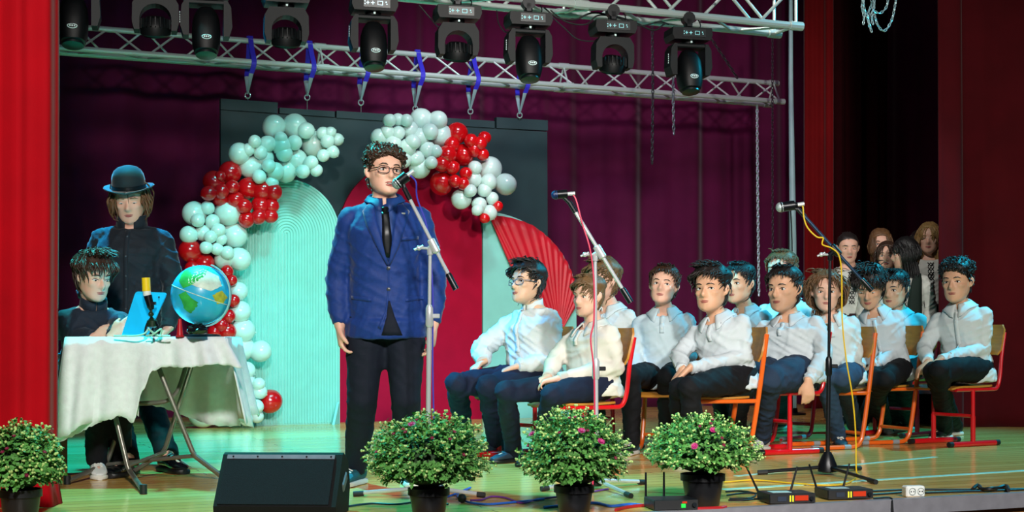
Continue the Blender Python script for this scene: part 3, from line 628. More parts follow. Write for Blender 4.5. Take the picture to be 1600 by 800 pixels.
# ------------------------------------------------------------------ microphones on stands
chrome = mat('chrome_tube', '#d9dee2', 0.22, 0.5); stblk = mat('black_stand_enamel', '#0d1016', 0.35, 0.3); grill_s = mat('steel_mesh_grille', '#b8c8ca', 0.35, 0.5, bump=0.8, bscale=500, bdist=0.002)
rubber = mat('black_rubber', '#111316', 0.6)
def mic(root, tip, tail, r, gm):
    """microphone: mesh ball at tip, handle towards tail"""
    tip, tail = Vector(tip), Vector(tail); d = (tail - tip).normalized(); L = (tail - tip).length
    m = M(); m.ball(tip + d * r, r, 14, 10); m.tube([tip + d * r * 0.9, tip + d * r * 2.1], [r, r * 0.8], 14); g = obj('microphone_grille', m, gm, root)
    m = M(); m.tube([tip + d * r * 0.9, tip + d * r * 1.15], r * 1.05, 14); obj('grille_band', m, stblk, g)
    m = M(); m.tube([tip + d * r * 2.0, tip + d * r * 2.6, tail], [r * 0.85, r * 0.7, r * 0.5], 12); obj('microphone_body', m, stblk, root)
    m = M(); m.tube([tail, tail + d * 0.035], r * 0.4, 10); obj('connector', m, chrome, root)
    return d
def stand(label, base, piv, boom_a, boom_b, tip, tail, legs, tube_m, base_m, r, gm, cone=False, clutch_z=None, wire=None, hook=None):
    base = Vector(base); root = thing('microphone_stand', label, 'microphone stand', base, 0)
    low = base + Vector((0, 0, 0.03)); piv = Vector(piv)
    mid = low.lerp(piv, clutch_z)
    m = M(); m.tube([low, mid], 0.0115, 12); obj('lower_pole', m, tube_m if not cone else stblk, root)
    m = M(); m.tube([mid, piv], 0.008, 12); obj('upper_pole', m, tube_m if not cone else stblk, root)
    m = M(); m.tube([mid - Vector((0, 0, .05)), mid - Vector((0, 0, .04)), mid + Vector((0, 0, .035)), mid + Vector((0, 0, .05))], [0.014, 0.018, 0.017, 0.011], 12); cl = obj('height_clutch', m, stblk if cone or tube_m is stblk else chrome, root)
    m = M(); m.box(mid + Vector((0.03, 0, 0)), (0.035, 0.008, 0.02), bevel=0.003); obj('clutch_knob', m, base_m, cl)
    for e in legs:
        e = Vector(e); m = M(); m.tube([low + Vector((0, 0, 0.012)), e.lerp(low, 0.12) + Vector((0, 0, 0.003))], 0.0095, 10); lg = obj('leg', m, tube_m if not cone else stblk, root)
        m = M(); q = e.lerp(low, 0.14); q.z = e.z + 0.003; m.tube([q, e], 0.0125, 10); obj('rubber_tip', m, rubber, lg)
    m = M()
    if cone: m.lathe(base, [(0.03, 0.012), (0.052, 0.018), (0.05, 0.05), (0.03, 0.1), (0.018, 0.12)], 16)
    else: m.lathe(base, [(0.022, 0.014), (0.03, 0.02), (0.03, 0.06), (0.02, 0.075)], 14)
    obj('leg_hub', m, stblk, root)
    boom_a, boom_b = Vector(boom_a), Vector(boom_b); d = (boom_b - boom_a).normalized()
    m = M(); m.tube([boom_a, boom_b], 0.0085, 10); bo = obj('boom_arm', m, tube_m, root)
    m = M(); m.tube([boom_b - d * 0.07, boom_b - d * 0.06, boom_b + d * 0.01], [0.012, 0.0145, 0.0145], 12); obj('counterweight', m, stblk, bo)
    t = (piv - boom_a).dot(d); on = boom_a + d * t
    m = M(); m.tube([on - d * 0.035, on - d * 0.03, on + d * 0.03, on + d * 0.035], [0.012, 0.019, 0.019, 0.012], 12); m.tube([piv - Vector((0, 0, .03)), piv, on], [0.013, 0.016, 0.016], 10); pv = obj('boom_pivot', m, stblk if tube_m is not chrome else chrome, root)
    m = M(); k = Vector((-0.05, -0.015, 0.0)); m.tube([piv, piv + k], 0.006, 8); m.ball(piv + k, 0.012, 10, 6); m.tube([piv + k + Vector((-.02, 0, -.008)), piv + k + Vector((.02, 0, .01))], 0.005, 6); obj('wing_bolt', m, chrome, pv)
    dd = mic(root, tip, tail, r, gm)
    g = Vector(tip).lerp(Vector(tail), 0.6)
    m = M(); m.tube([g - dd * 0.035, g + dd * 0.03], r * 0.95, 12); m.tube([g, boom_a], [0.01, 0.009], 10); m.tube([boom_a - d * 0.01, boom_a + d * 0.05], 0.0115, 10); obj('microphone_clip', m, stblk, root)
    if wire:
        m = M(); m.tube(bez(wire[0], 8), wire[1], 6); obj('microphone_cable', m, wire[2], root)
    return root
def gz(p, z=0.012): q = Vector(p); q.z = z; return q
blu_c = mat('violet_blue_cable', '#3a3aa8', 0.5); red_c = mat('red_cable', '#c8204a', 0.5); yel_c = mat('yellow_cable', '#d8b41c', 0.5); pur_c = mat('purple_cable', '#6a2a8a', 0.5); bl2_c = mat('bright_blue_cable', '#1c5ac0', 0.5)
Y1 = 6.42
stand('chrome microphone stand with boom right in front of the standing speaker', gz(PX(668, YH, Y1), 0), PX(672, 388, Y1), PX(633, 297, Y1), PX(711, 449, Y1 - 0.02), PX(614, 292, Y1), PX(637, 274, Y1),
      [gz(GR(552, 776)), gz(GR(758, 778)), gz(PX(690, YH, Y1 + 0.32))], chrome, chrome, 0.026, grill_s, clutch_z=0.72,
      wire=([PX(640, 273, Y1), PX(650, 285, Y1 - .02), PX(652, 310, Y1), PX(668, 360, Y1 + .02), PX(676, 450, Y1 + .02), PX(676, 560, Y1 + .02), PX(678, 660, Y1 + .02), gz(PX(682, YH, Y1 + .03), 0.008)], 0.004, blu_c))
Y2 = 6.75
stand('chrome microphone stand with red cable between two flower pots', gz(PX(932, YH, Y2), 0), PX(930, 398, Y2), PX(891, 318, Y2), PX(984, 470, Y2 - .02), PX(861, 305, Y2), PX(887, 303, Y2),
      [gz(GR(1008, 757)), gz(GR(986, 779)), gz(GR(845, 768))], chrome, stblk, 0.022, mat('blue_black_mesh', '#1a3a78', 0.4, 0.3, bump=0.8, bscale=500, bdist=0.002), clutch_z=0.50,
      wire=([PX(889, 302, Y2), PX(899, 310, Y2), PX(910, 350, Y2 - .02), PX(922, 390, Y2 - .03), PX(928, 440, Y2 - .03), PX(928, 500, Y2 - .03), PX(923, 530, Y2 - .03), PX(928, 580, Y2 - .03), PX(929, 660, Y2 - .02), gz(PX(926, YH, Y2 - .03), 0.008)], 0.004, red_c))
Y3 = 7.45
stand('black tripod microphone stand with yellow cable in front of the seated boys', gz(PX(1293, YH, Y3), 0), PX(1297, 398, Y3), PX(1248, 328, Y3), PX(1360, 452, Y3 - .02), PX(1212, 325, Y3), PX(1246, 320, Y3),
      [gz(GR(1184, 742)), gz(GR(1369, 757)), gz(GR(1344, 735))], mat('blue_black_tube', '#16304a', 0.3, 0.5), stblk, 0.027, grill_s, cone=True, clutch_z=0.48,
      wire=([PX(1247, 319, Y3), PX(1254, 322, Y3), PX(1256, 340, Y3 - .03), PX(1262, 356, Y3 - .03), PX(1276, 370, Y3 - .03), PX(1286, 372, Y3 - .03), PX(1285, 382, Y3 - .03), PX(1300, 388, Y3 - .03), PX(1311, 400, Y3 - .03), PX(1315, 430, Y3 - .03), PX(1316, 500, Y3 - .03), PX(1322, 560, Y3 - .03), PX(1332, 620, Y3 - .03), PX(1337, 680, Y3 - .03), PX(1338, 735, Y3 - .1), gz(GR(1342, 744), .006), gz(GR(1325, 756), .006), gz(GR(1295, 760), .006), gz(GR(1240, 757), .006), gz(GR(1180, 752), .006), gz(GR(1132, 755), .006)], 0.004, yel_c))

# ------------------------------------------------------------------ receivers, socket and cables along the stage edge
recv = mat('black_receiver_case', '#141a20', 0.4, 0.2, var=0.08, vscale=30, spec=0.4); ledr = mat('red_receiver_display', '#5a1008', 0.3, emit='#ff4a20', estr=0.6); ledy = mat('yellow_receiver_lamp', '#d8d020', 0.3, emit='#f0e030', estr=1.2); ledg = mat('green_receiver_lamp', '#20c040', 0.3, emit='#30ff50', estr=0.8)
def receiver(label, p, rz, w, ant, kind):
    root = thing('wireless_receiver', label, 'receiver', p, rz, 'wireless receivers on the stage edge'); h = 0.042; d = 0.15
    m = M(); m.box((0, 0, h / 2 + 0.004), (w, d, h), bevel=0.003); b = obj('case', m, recv, root, True, smooth=False)
    m = M(); m.box((0, -d / 2 - 0.001, h / 2 + 0.004), (w * 0.98, 0.004, h * 0.92)); fp = obj('front_panel', m, rubber, root, True, smooth=False)
    if kind:
        m = M(); m.box((0.04, -d / 2 - 0.004, h / 2 + 0.006), (0.06, 0.003, 0.022)); obj('display', m, ledr, fp, True, smooth=False)
        for k in range(2):
            m = M(); m.box((-0.012 + 0.012 * k, -d / 2 - 0.004, h / 2 + 0.004), (0.005, 0.003, 0.026)); obj('indicator', m, ledy, fp, True, smooth=False)
        m = M(); m.box((-0.05, -d / 2 - 0.004, h / 2 + 0.004), (0.04, 0.003, 0.02)); obj('button_panel', m, mat('blue_grey_panel', '#2a3444', 0.4), fp, True, smooth=False)
        m = M(); m.box((-0.03, 0.0, h + 0.005), (0.09, 0.06, 0.0015)); obj('paper_label', m, mat('pale_label', '#9fb8b8', 0.6), b, True, smooth=False)
    else:
        m = M(); m.box((0.03, -d / 2 - 0.004, h / 2), (0.018, 0.003, 0.016)); obj('indicator', m, ledg, fp, True, smooth=False)
        m = M(); m.box((0.035, -d / 2 - 0.004, h / 2 + 0.014), (0.02, 0.003, 0.008)); obj('indicator', m, ledr, fp, True, smooth=False)
    m = M(); m.lathe((w * 0.4, -d / 2 - 0.006, h / 2 + 0.004), [(0.009, 0), (0.009, 0.008)], 12, Matrix.Rotation(math.pi / 2, 3, 'X')); obj('knob', m, recv, fp, True)
    for sx, tx in ant:
        a = Vector((sx, d / 2 + 0.004, h * 0.6)); e = Vector((sx + tx, d / 2 + 0.004, h + 0.105)); m = M(); m.tube([a, a.lerp(e, .1), e], [0.006, 0.0055, 0.0042], 8); obj('antenna', m, stblk, root, True)
    return root
def on_edge(px, dv): # place on the boards just behind the front edge
    k = (px - CX) / F; Y = (V0 + dv) / (CS - k * SN); return flat(PX(px, YH, Y)) * Vector((1, 1, 0))
receiver('black wireless receiver with red display and pale paper label beside the flower pot', on_edge(1228, 0.10), PSI * 0.5, 0.21, ((-0.09, -0.06), (0.05, 0.035)), 1)
receiver('black wireless receiver with red display on the side nearer the white socket', on_edge(1318, 0.14), PSI * 0.5, 0.215, ((-0.09, -0.04), (0.03, 0.035)), 1)
receiver('black wireless receiver with green light and two straight antennas', on_edge(1048, 0.09), PSI * 0.5, 0.19, ((-0.085, 0.0), (-0.005, 0.0)), 0)
p = on_edge(1427, 0.06); root = thing('power_socket', 'white double power socket lying on the stage edge', 'socket', p, PSI * 0.5)
wpl = mat('white_socket_plastic', '#eef2ee', 0.35)
m = M(); m.box((0, 0, 0.026), (0.092, 0.05, 0.05), bevel=0.006); b = obj('housing', m, wpl, root, True, smooth=False)
for s in (-0.017, 0.024):
    m = M(); m.lathe((s, -0.0255, 0.027), [(0.017, 0.0), (0.017, 0.003), (0.014, 0.003), (0.013, 0.0005)], 18, Matrix.Rotation(math.pi / 2, 3, 'X'), cap=False); so = obj('outlet', m, mat('socket_grey', '#aab4b0', 0.4), b, True)
    m = M()
    for q in (-0.0065, 0.0065): m.ball((s + q, -0.027, 0.027), 0.003, 8, 5)
    obj('outlet_hole', m, rubber, so, True)
def fl(px, py, z=0.006): return gz(GR(px, py), z)
cable('power_cable', 'black mains cable running from the receivers to the white socket', [fl(1360, 775), fl(1390, 773), fl(1412, 771)], 0.005, blackc)
cable('power_cable', 'black mains cable running from the white socket off along the stage edge', [fl(1446, 772), fl(1500, 770), fl(1545, 769), fl(1620, 766)], 0.005, blackc)
cable('power_cable', 'second black cable lying just behind the mains cable', [fl(1350, 770), fl(1420, 767), fl(1500, 767), fl(1580, 766), fl(1630, 765)], 0.0045, blackc)
cable('power_cable', 'knotted black cable tie-up at the far end of the mains cable', [fl(1520, 768, .012), fl(1528, 764, .018), fl(1535, 769, .014), fl(1550, 770, .02), fl(1560, 767, .014), fl(1572, 766, .02), fl(1576, 770, .012)], 0.009, blackc)
cable('power_cable', 'black cable hanging over the metal edge beside the receiver', [fl(1365, 781), fl(1390, 780), SU(UV(GR(1400, 783))[0], V0 - 0.02, -0.02), SU(UV(GR(1402, 783))[0], V0 - 0.025, -0.2)], 0.0045, blackc)
for k, (lab, pts) in enumerate((('black cable coil behind the flower pot, upper loop', [(1134, 771), (1155, 770), (1180, 774), (1172, 781), (1140, 782)]), ('black cable coil behind the flower pot, lower loop', [(1136, 778), (1162, 775), (1192, 776), (1196, 781), (1165, 786), (1138, 786)]))):
    cable('power_cable', lab, [fl(x, y, 0.008 + 0.004 * k) for x, y in pts], 0.0045, blackc)
cable('audio_cable', 'blue cable snaking over the boards between two flower pots', [fl(700, 778), fl(722, 770), fl(735, 764), fl(715, 774), fl(726, 785), fl(760, 790), fl(812, 786), fl(850, 782)], 0.005, bl2_c)
cable('audio_cable', 'purple cable snaking over the boards between two flower pots', [fl(735, 784), fl(752, 783), fl(768, 778), fl(790, 780), fl(815, 788), fl(840, 782), fl(866, 779), fl(900, 775), fl(950, 766)], 0.0045, pur_c)
cable('audio_cable', 'dark blue cable lying behind the floor monitor', [fl(545, 793), fl(580, 789), fl(620, 790), fl(660, 786), fl(700, 790)], 0.0045, mat('dark_blue_cable', '#10304a', 0.5))
cable('audio_cable', 'blue cable lying across the boards beside the middle flower pot', [fl(850, 795), fl(900, 790), fl(930, 788), fl(955, 793), fl(985, 790), fl(1010, 792)], 0.006, bl2_c)
cable('audio_cable', 'thick red cable beside the receiver with the green light', [fl(962, 799), fl(985, 794), fl(1015, 792), fl(1060, 797), fl(1120, 796), fl(1134, 794)], 0.007, mat('dull_red_cable', '#a81820', 0.5))
m = M(); q = fl(722, 786, 0.022); m.lathe(q, [(0.004, -0.02), (0.016, -0.015), (0.02, 0), (0.014, 0.014), (0.004, 0.018)], 12); tag(obj('cable_connector', m, rubber, loc=q), 'black round cable plug lying beside the flower pot before the speaker', 'plug')
# ------------------------------------------------------------------ people
def voxel(m, vs, it=3, fac=0.5):
    """one continuous skin around overlapping closed volumes"""
    me = bpy.data.meshes.new('tmp'); me.from_pydata(m.v, [], m.f); ob = bpy.data.objects.new('tmp', me); COL.objects.link(ob)
    r = ob.modifiers.new('r', 'REMESH'); r.mode = 'VOXEL'; r.voxel_size = vs; r.use_smooth_shade = True
    if it: s = ob.modifiers.new('s', 'SMOOTH'); s.iterations = it; s.factor = fac
    dg = bpy.context.evaluated_depsgraph_get(); e = ob.evaluated_get(dg); t = e.to_mesh()
    out = M(); n = len(t.vertices); co = np.empty(n * 3, 'f'); t.vertices.foreach_get('co', co); out.v = [tuple(c) for c in co.reshape(-1, 3).tolist()]
    out.f = [tuple(p.vertices) for p in t.polygons]; out.mi = [0] * len(out.f)
    nn = np.empty(n * 3, 'f'); t.vertices.foreach_get('normal', nn); out.n = nn.reshape(-1, 3)
    e.to_mesh_clear(); bpy.data.objects.remove(ob); bpy.data.meshes.remove(me)
    return out
def creases(m, amp, freq, seed):
    """cloth folds pushed along the normals"""
    off = Vector((seed * 3.7, seed * 1.3, seed * 2.1)); v2 = []; sg = 1 if seed % 2 else -1
    for p, n in zip(m.v, m.n):
        q = Vector(p); a = noise.noise(Vector(((q.x + q.y) * 5, (q.z + sg * .55 * q.x - .3 * q.y) * freq * 1.7, q.y * 4)) + off); b = noise.noise(Vector(((q.z * .5 - sg * q.x) * freq * 1.3, q.z * 4, q.y * 6)) + off * 2)
        d = amp * ((1 - min(1, abs(a) * 4)) * 1.0 + (1 - min(1, abs(b) * 4)) * .7 - .5); v2.append((q.x + n[0] * d, q.y + n[1] * d, q.z + n[2] * d))
    m.v = v2; return m
def bvh(m): return BVHTree.FromPolygons([Vector(p) for p in m.v], m.f)
CAMP = Vector((0, 0, HC))
def hit(tree, o, d, fall=None):
    r = tree.ray_cast(Vector(o), Vector(d).normalized())
    return (r[0], r[1]) if r[0] is not None else fall
def on_px(tree, px, py, Y):
    p = PX(px, py, Y); r = hit(tree, CAMP, p - CAMP)
    return r if r else (p, Vector((0, -1, 0)))
def patch_px(tree, left, right, Y, off, thick, nu=10, nw=4, bulge=0.0):
    """strip between two pixel polylines, laid on a surface"""
    def samp(pl, t):
        k = t * (len(pl) - 1); i = min(int(k), len(pl) - 2); f = k - i; return (pl[i][0] + (pl[i + 1][0] - pl[i][0]) * f, pl[i][1] + (pl[i + 1][1] - pl[i][1]) * f)
    g = []
    for i in range(nu + 1):
        a, b = samp(left, i / nu), samp(right, i / nu); row = []
        for j in range(nw + 1):
            q = j / nw; p, n = on_px(tree, a[0] + (b[0] - a[0]) * q, a[1] + (b[1] - a[1]) * q, Y); d = (CAMP - p).normalized()
            row.append(p + d * (off + bulge * math.sin(math.pi * q)))
        g.append(row)
    m = M(); m.sheet(g, -thick); return m

SL_T = [(-.03, .05, .30, .05), (0.0, .12, .355, .02), (.05, .198, .378, -.05), (.12, .25, .378, -.15), (.2, .285, .38, -.27), (.3, .296, .38, -.36), (.4, .316, .372, -.42), (.48, .326, .352, -.45),
        (.56, .332, .365, -.46), (.62, .336, .378, -.465), (.72, .334, .356, -.46), (.81, .306, .295, -.425), (.9, .235, .185, -.32), (.96, .145, .06, -.2), (1.0, .03, -.05, -.1)]
def slc(t):
    t = max(-.03, min(1.0, t))
    for i in range(len(SL_T) - 1):
        a, b = SL_T[i], SL_T[i + 1]
        if t <= b[0]:
            f = (t - a[0]) / (b[0] - a[0]); return [a[q] + (b[q] - a[q]) * f for q in (1, 2, 3)]
    return SL_T[-1][1:]
def scalp(th, t, grow=0.0):
    """point of the skull: th 0 = front, 90 = person's left; head units"""
    w, f, b = slc(t); c, s = math.cos(th), math.sin(th); e = 2 / 2.25
    x = (w + grow) * math.copysign(abs(s) ** e, s); y = (f + b) / 2 + ((f - b) / 2 + grow) * math.copysign(abs(c) ** e, c)
    return Vector((x, y, t + (grow * 0.9 * max(0, (t - .75) / .25) if grow else 0)))
SKIN = {'fair': mat('fair_skin', '#e6b49c', 0.5, var=0.06, vscale=12, sss=0.12), 'tan': mat('tan_skin', '#dba888', 0.5, var=0.06, vscale=12, sss=0.12), 'olive': mat('olive_skin', '#dfb494', 0.5, var=0.06, vscale=12, sss=0.12)}
LIP = mat('lip_pink', '#a85a55', 0.45); EYEW = mat('eye_white', '#d8d6d2', 0.25); IRIS = mat('dark_iris', '#1c120c', 0.15); TEETH = mat('teeth_white', '#e8e4da', 0.3)
HAIRM = {'brown': '#3a2416', 'dark': '#1c1411', 'black': '#0f0d0e', 'blond': '#9c7a48', 'dkblond': '#6e5232', 'ltbrown': '#6a4a2c'}
for k_, c_ in list(HAIRM.items()): HAIRM[k_] = mat(k_ + '_hair', c_, 0.5, var=0.3, vscale=40, spec=0.6, bump=0.5, bscale=160, bdist=0.004, stretch=(1, 1, 0.3))

def head_frame(yaw, pitch, roll):
    a, p, r = map(math.radians, (yaw, pitch, roll)); L = Vector((math.cos(a), -math.sin(a), 0)); Fw = Vector((-math.sin(a), -math.cos(a), 0)); Z = Vector((0, 0, 1))
    F2 = Fw * math.cos(p) + Z * math.sin(p); U = -Fw * math.sin(p) + Z * math.cos(p)
    L2 = L * math.cos(r) + U * math.sin(r); U2 = -L * math.sin(r) + U * math.cos(r)
    return L2, F2, U2
def head_volume(m, T, long_face=1.0):
    """T maps head units to world"""
    n = 26; rings = []
    for t, *_ in SL_T: rings.append([T(scalp(2 * math.pi * j / n, t)) for j in range(n)])
    m.loft(rings)
    def tube(pts, rs, nn=8): m.tube([T(Vector(p)) for p in pts], [r * T.H for r in rs], nn)
    tube([(0, .34, .56), (0, .40, .45), (0, .445, .365), (0, .43, .335), (0, .38, .32)], [.028, .036, .052, .05, .03], 10)
    for s in (-1, 1):
        tube([(s * .03, .38, .345), (s * .062, .40, .345), (s * .06, .36, .34)], [.03, .033, .02])
        tube([(s * .05, .352, .595), (s * .14, .352, .61), (s * .23, .28, .59)], [.03, .034, .026])            # brow ridge
        tube([(s * .15, .29, .40), (s * .19, .285, .39), (s * .24, .21, .40)], [.06, .07, .05])               # cheek
        tube([(s * .335, -.02, .36), (s * .36, -.05, .42), (s * .375, -.08, .50), (s * .365, -.07, .56), (s * .345, -.03, .575)], [.03, .042, .055, .05, .03], 8)
    tube([(-.1, .335, .225), (0, .37, .235), (.1, .335, .225)], [.03, .042, .03]); tube([(-.09, .33, .175), (0, .365, .17), (.09, .33, .175)], [.032, .044, .032])
    tube([(-.05, .31, .04), (0, .345, .05), (.05, .31, .04)], [.05, .06, .05])
def hair(style, T, ma, parent, seed, name='hair'):
    rnd = random.Random(seed); m = M(); S = style
    def line(th):                                 # hairline height by angle (0 front, pi back)
        a = abs(math.atan2(math.sin(th), math.cos(th))) / math.pi
        fr, si, ba = S.get('front', .80), S.get('side', .5), S.get('back', .12)
        if a < .32: return fr + (S.get('temple', .70) - fr) * (a / .32) ** 2
        if a < .5: return S.get('temple', .70) + (si - S.get('temple', .70)) * ((a - .32) / .18)
        return si + (ba - si) * min(1, (a - .5) / .2)
    def thick(th, t):
        k = max(0, min(1, (t - S.get('fade', .62)) / .2)); return S.get('st', .025) + (S.get('tt', .09) - S.get('st', .025)) * k * k * (3 - 2 * k)
    nth, nt = 40, 14; g = []
    for i in range(nt + 1):
        row = []
        for j in range(nth + 1):
            th = 2 * math.pi * j / nth; l0 = line(th); q = i / nt; t = l0 + (1.0 - l0) * q
            nz = noise.noise(Vector((math.cos(th) * 4, math.sin(th) * 4, t * 7 + seed))) * S.get('lump', .35)
            gr = thick(th, t) * (1 + nz) * min(1, 0.35 + q * 5)
            row.append(T(scalp(th, t, gr)))
        g.append(row)
    m.sheet(g)
    L = S.get('len', .2)
    for i in range(S.get('n', 130)):
        th = rnd.uniform(0, 2 * math.pi)
        if S.get('sel'): th = rnd.uniform(*S['sel'])
        l0 = line(th); t = l0 + (1.0 - l0) * rnd.uniform(S.get('t0', 0.0), 1) ** S.get('tp', .8); gr = thick(th, t) * rnd.uniform(.6, 1.0); p = scalp(th, t, gr)
        out = (p - Vector((0, -.04, .5))).normalized(); fl = S.get('flow', (0, .6, 0)); d = out * S.get('out', .6) + Vector(fl) + Vector((0, 0, -1)) * S.get('droop', .3) * (1 - max(0, out.z)) + Vector((rnd.gauss(0, 1), rnd.gauss(0, 1), rnd.gauss(0, 1))) * S.get('mess', .25)
        a_ = abs(math.atan2(math.sin(th), math.cos(th)))
        if S.get('part'): d += Vector((math.copysign(S['part'], p.x), 0, 0)) * max(0, 1.3 - a_ * .6)
        d.normalize(); ln = L * rnd.uniform(.6, 1.25) * (S.get('fl', 1) if a_ < 1.05 else 1) * (S.get('sidelen', 1.0) if t < .7 else 1.0); pts = [p]; ns = S.get('seg', 5); rs = []; ax = frame(d)[0]; hy = d.cross(ax); ph = rnd.uniform(0, 6.28)
        for k in range(ns):
            d = (d + Vector((0, 0, -1)) * S.get('grav', .25) + Vector((rnd.gauss(0, 1), rnd.gauss(0, 1), rnd.gauss(0, 1))) * S.get('wob', .1)).normalized(); q = pts[-1] + d * ln / ns
            if S.get('curl'): q = q + (ax * math.cos(ph + k * 1.9) + hy * math.sin(ph + k * 1.9)) * S['curl']
            tt = q.z
            if -.03 < tt < 1.0:                    # keep locks outside the head
                w, f, b = slc(tt); cy = (f + b) / 2; e = math.hypot(q.x / (w + .02), (q.y - cy) / ((f - b) / 2 + .02))
                if 1e-3 < e < 1.0: q = Vector((q.x / e, cy + (q.y - cy) / e, q.z))
                mx = 1.0 + (thick(th, max(tt, .3)) * 1.25 + S.get('loose', .04)) / .33
                if e > mx: q = Vector((q.x * mx / e, cy + (q.y - cy) * mx / e, q.z))
            if q.z > 1.0 + S.get('tt', .09) * 1.15: q.z = 1.0 + S.get('tt', .09) * 1.15
            pts.append(q)
        r0 = S.get('r', .035) * rnd.uniform(.7, 1.2); rs = [r0 * (0.7, 1, 1, .8, .55, .2)[min(5, int(6 * k / (ns + 1)))] for k in range(ns + 1)]; rs[-1] = r0 * S.get('tip', .15)
        m.tube([T(q) for q in pts], [r * T.H for r in rs], 4)
    if S.get('blobs'):
        for i in range(S['blobs']):
            th = rnd.uniform(0, 2 * math.pi); t = S.get('bt', .74) + (1.0 - S.get('bt', .74)) * rnd.random(); p = scalp(th, t, thick(th, t) * rnd.uniform(.5, 1.05))
            if t < line(th): continue
            br = S.get('br', .05) * rnd.uniform(.7, 1.2); a, b = frame(Vector((rnd.gauss(0, 1), rnd.gauss(0, 1), rnd.gauss(0, 1)))); n_ = rnd.uniform(4, 7)
            m.tube([T(p + (a * math.cos(x) + b * math.sin(x)) * br + a.cross(b) * (x / 6.28 - .5) * br * .8) for x in [k * .95 for k in range(int(n_) + 1)]], [br * .42 * T.H] * int(n_) + [br * .15 * T.H], 5)
    return obj(name, m, ma, parent, sharp=None)
ST = {
    'curlytop': dict(front=.80, temple=.66, side=.42, back=.1, st=.02, tt=.13, fade=.66, lump=.25, n=160, len=.12, out=.8, flow=(0, .3, 0), mess=.6, curl=.02, r=.016, seg=4, blobs=420, br=.042, bt=.72, loose=.03),
    'crop': dict(front=.83, temple=.74, side=.47, back=.1, st=.025, tt=.085, fade=.64, n=640, len=.26, out=.22, flow=(.12, .9, .05), mess=.16, grav=.22, r=.014, t0=.05, seg=4, loose=.015),
    'crop_side': dict(front=.83, temple=.72, side=.45, back=.08, st=.03, tt=.1, fade=.62, n=660, len=.32, out=.2, flow=(-.8, .5, .05), mess=.14, grav=.28, r=.014, t0=.05, seg=4, loose=.015),
    'bowl': dict(front=.78, temple=.66, side=.52, back=.1, st=.03, tt=.12, fade=.56, n=620, len=.36, out=.3, flow=(0, .5, 0), mess=.22, grav=.32, r=.015, t0=.12, seg=4, loose=.03),
    'messy': dict(front=.83, temple=.72, side=.46, back=.06, st=.04, tt=.125, fade=.6, n=700, len=.25, out=.28, flow=(-.4, .55, .05), mess=.24, grav=.22, curl=.006, r=.015, t0=.05, seg=4, loose=.04),
    'wavy': dict(front=.84, temple=.74, side=.44, back=.05, st=.06, tt=.08, fade=.7, n=700, len=.62, out=.35, flow=(0, -.1, -.2), mess=.22, grav=.42, curl=.02, r=.014, seg=7, part=1.1, fl=.5, wob=.12, loose=.16),
    'hatwavy': dict(front=.74, temple=.64, side=.5, back=.1, st=.04, tt=.05, fade=.8, n=300, len=.55, out=.3, flow=(.1, .0, -.5), mess=.2, grav=.5, curl=.025, r=.02, seg=6, sel=(1.0, 5.28), tp=1.4, loose=.12),
    'long': dict(front=.85, temple=.76, side=.4, back=.0, st=.05, tt=.06, fade=.8, n=330, len=1.5, out=.2, flow=(0, -.25, -.6), mess=.07, grav=.7, r=.024, seg=8, part=1.0, fl=.3, wob=.03, t0=.0, tip=.3, loose=.06),
    'tied': dict(front=.83, temple=.72, side=.45, back=.0, st=.03, tt=.045, fade=.8, n=330, len=.3, out=.05, flow=(0, -1, .1), mess=.05, grav=.12, r=.014, t0=.1, seg=4, loose=.0),
    'bangs': dict(front=.80, temple=.62, side=.4, back=.0, st=.05, tt=.07, fade=.75, n=420, len=1.0, out=.2, flow=(0, .05, -.6), mess=.1, grav=.6, r=.022, seg=8, sel=(.45, 5.83), wob=.04, loose=.05),
}
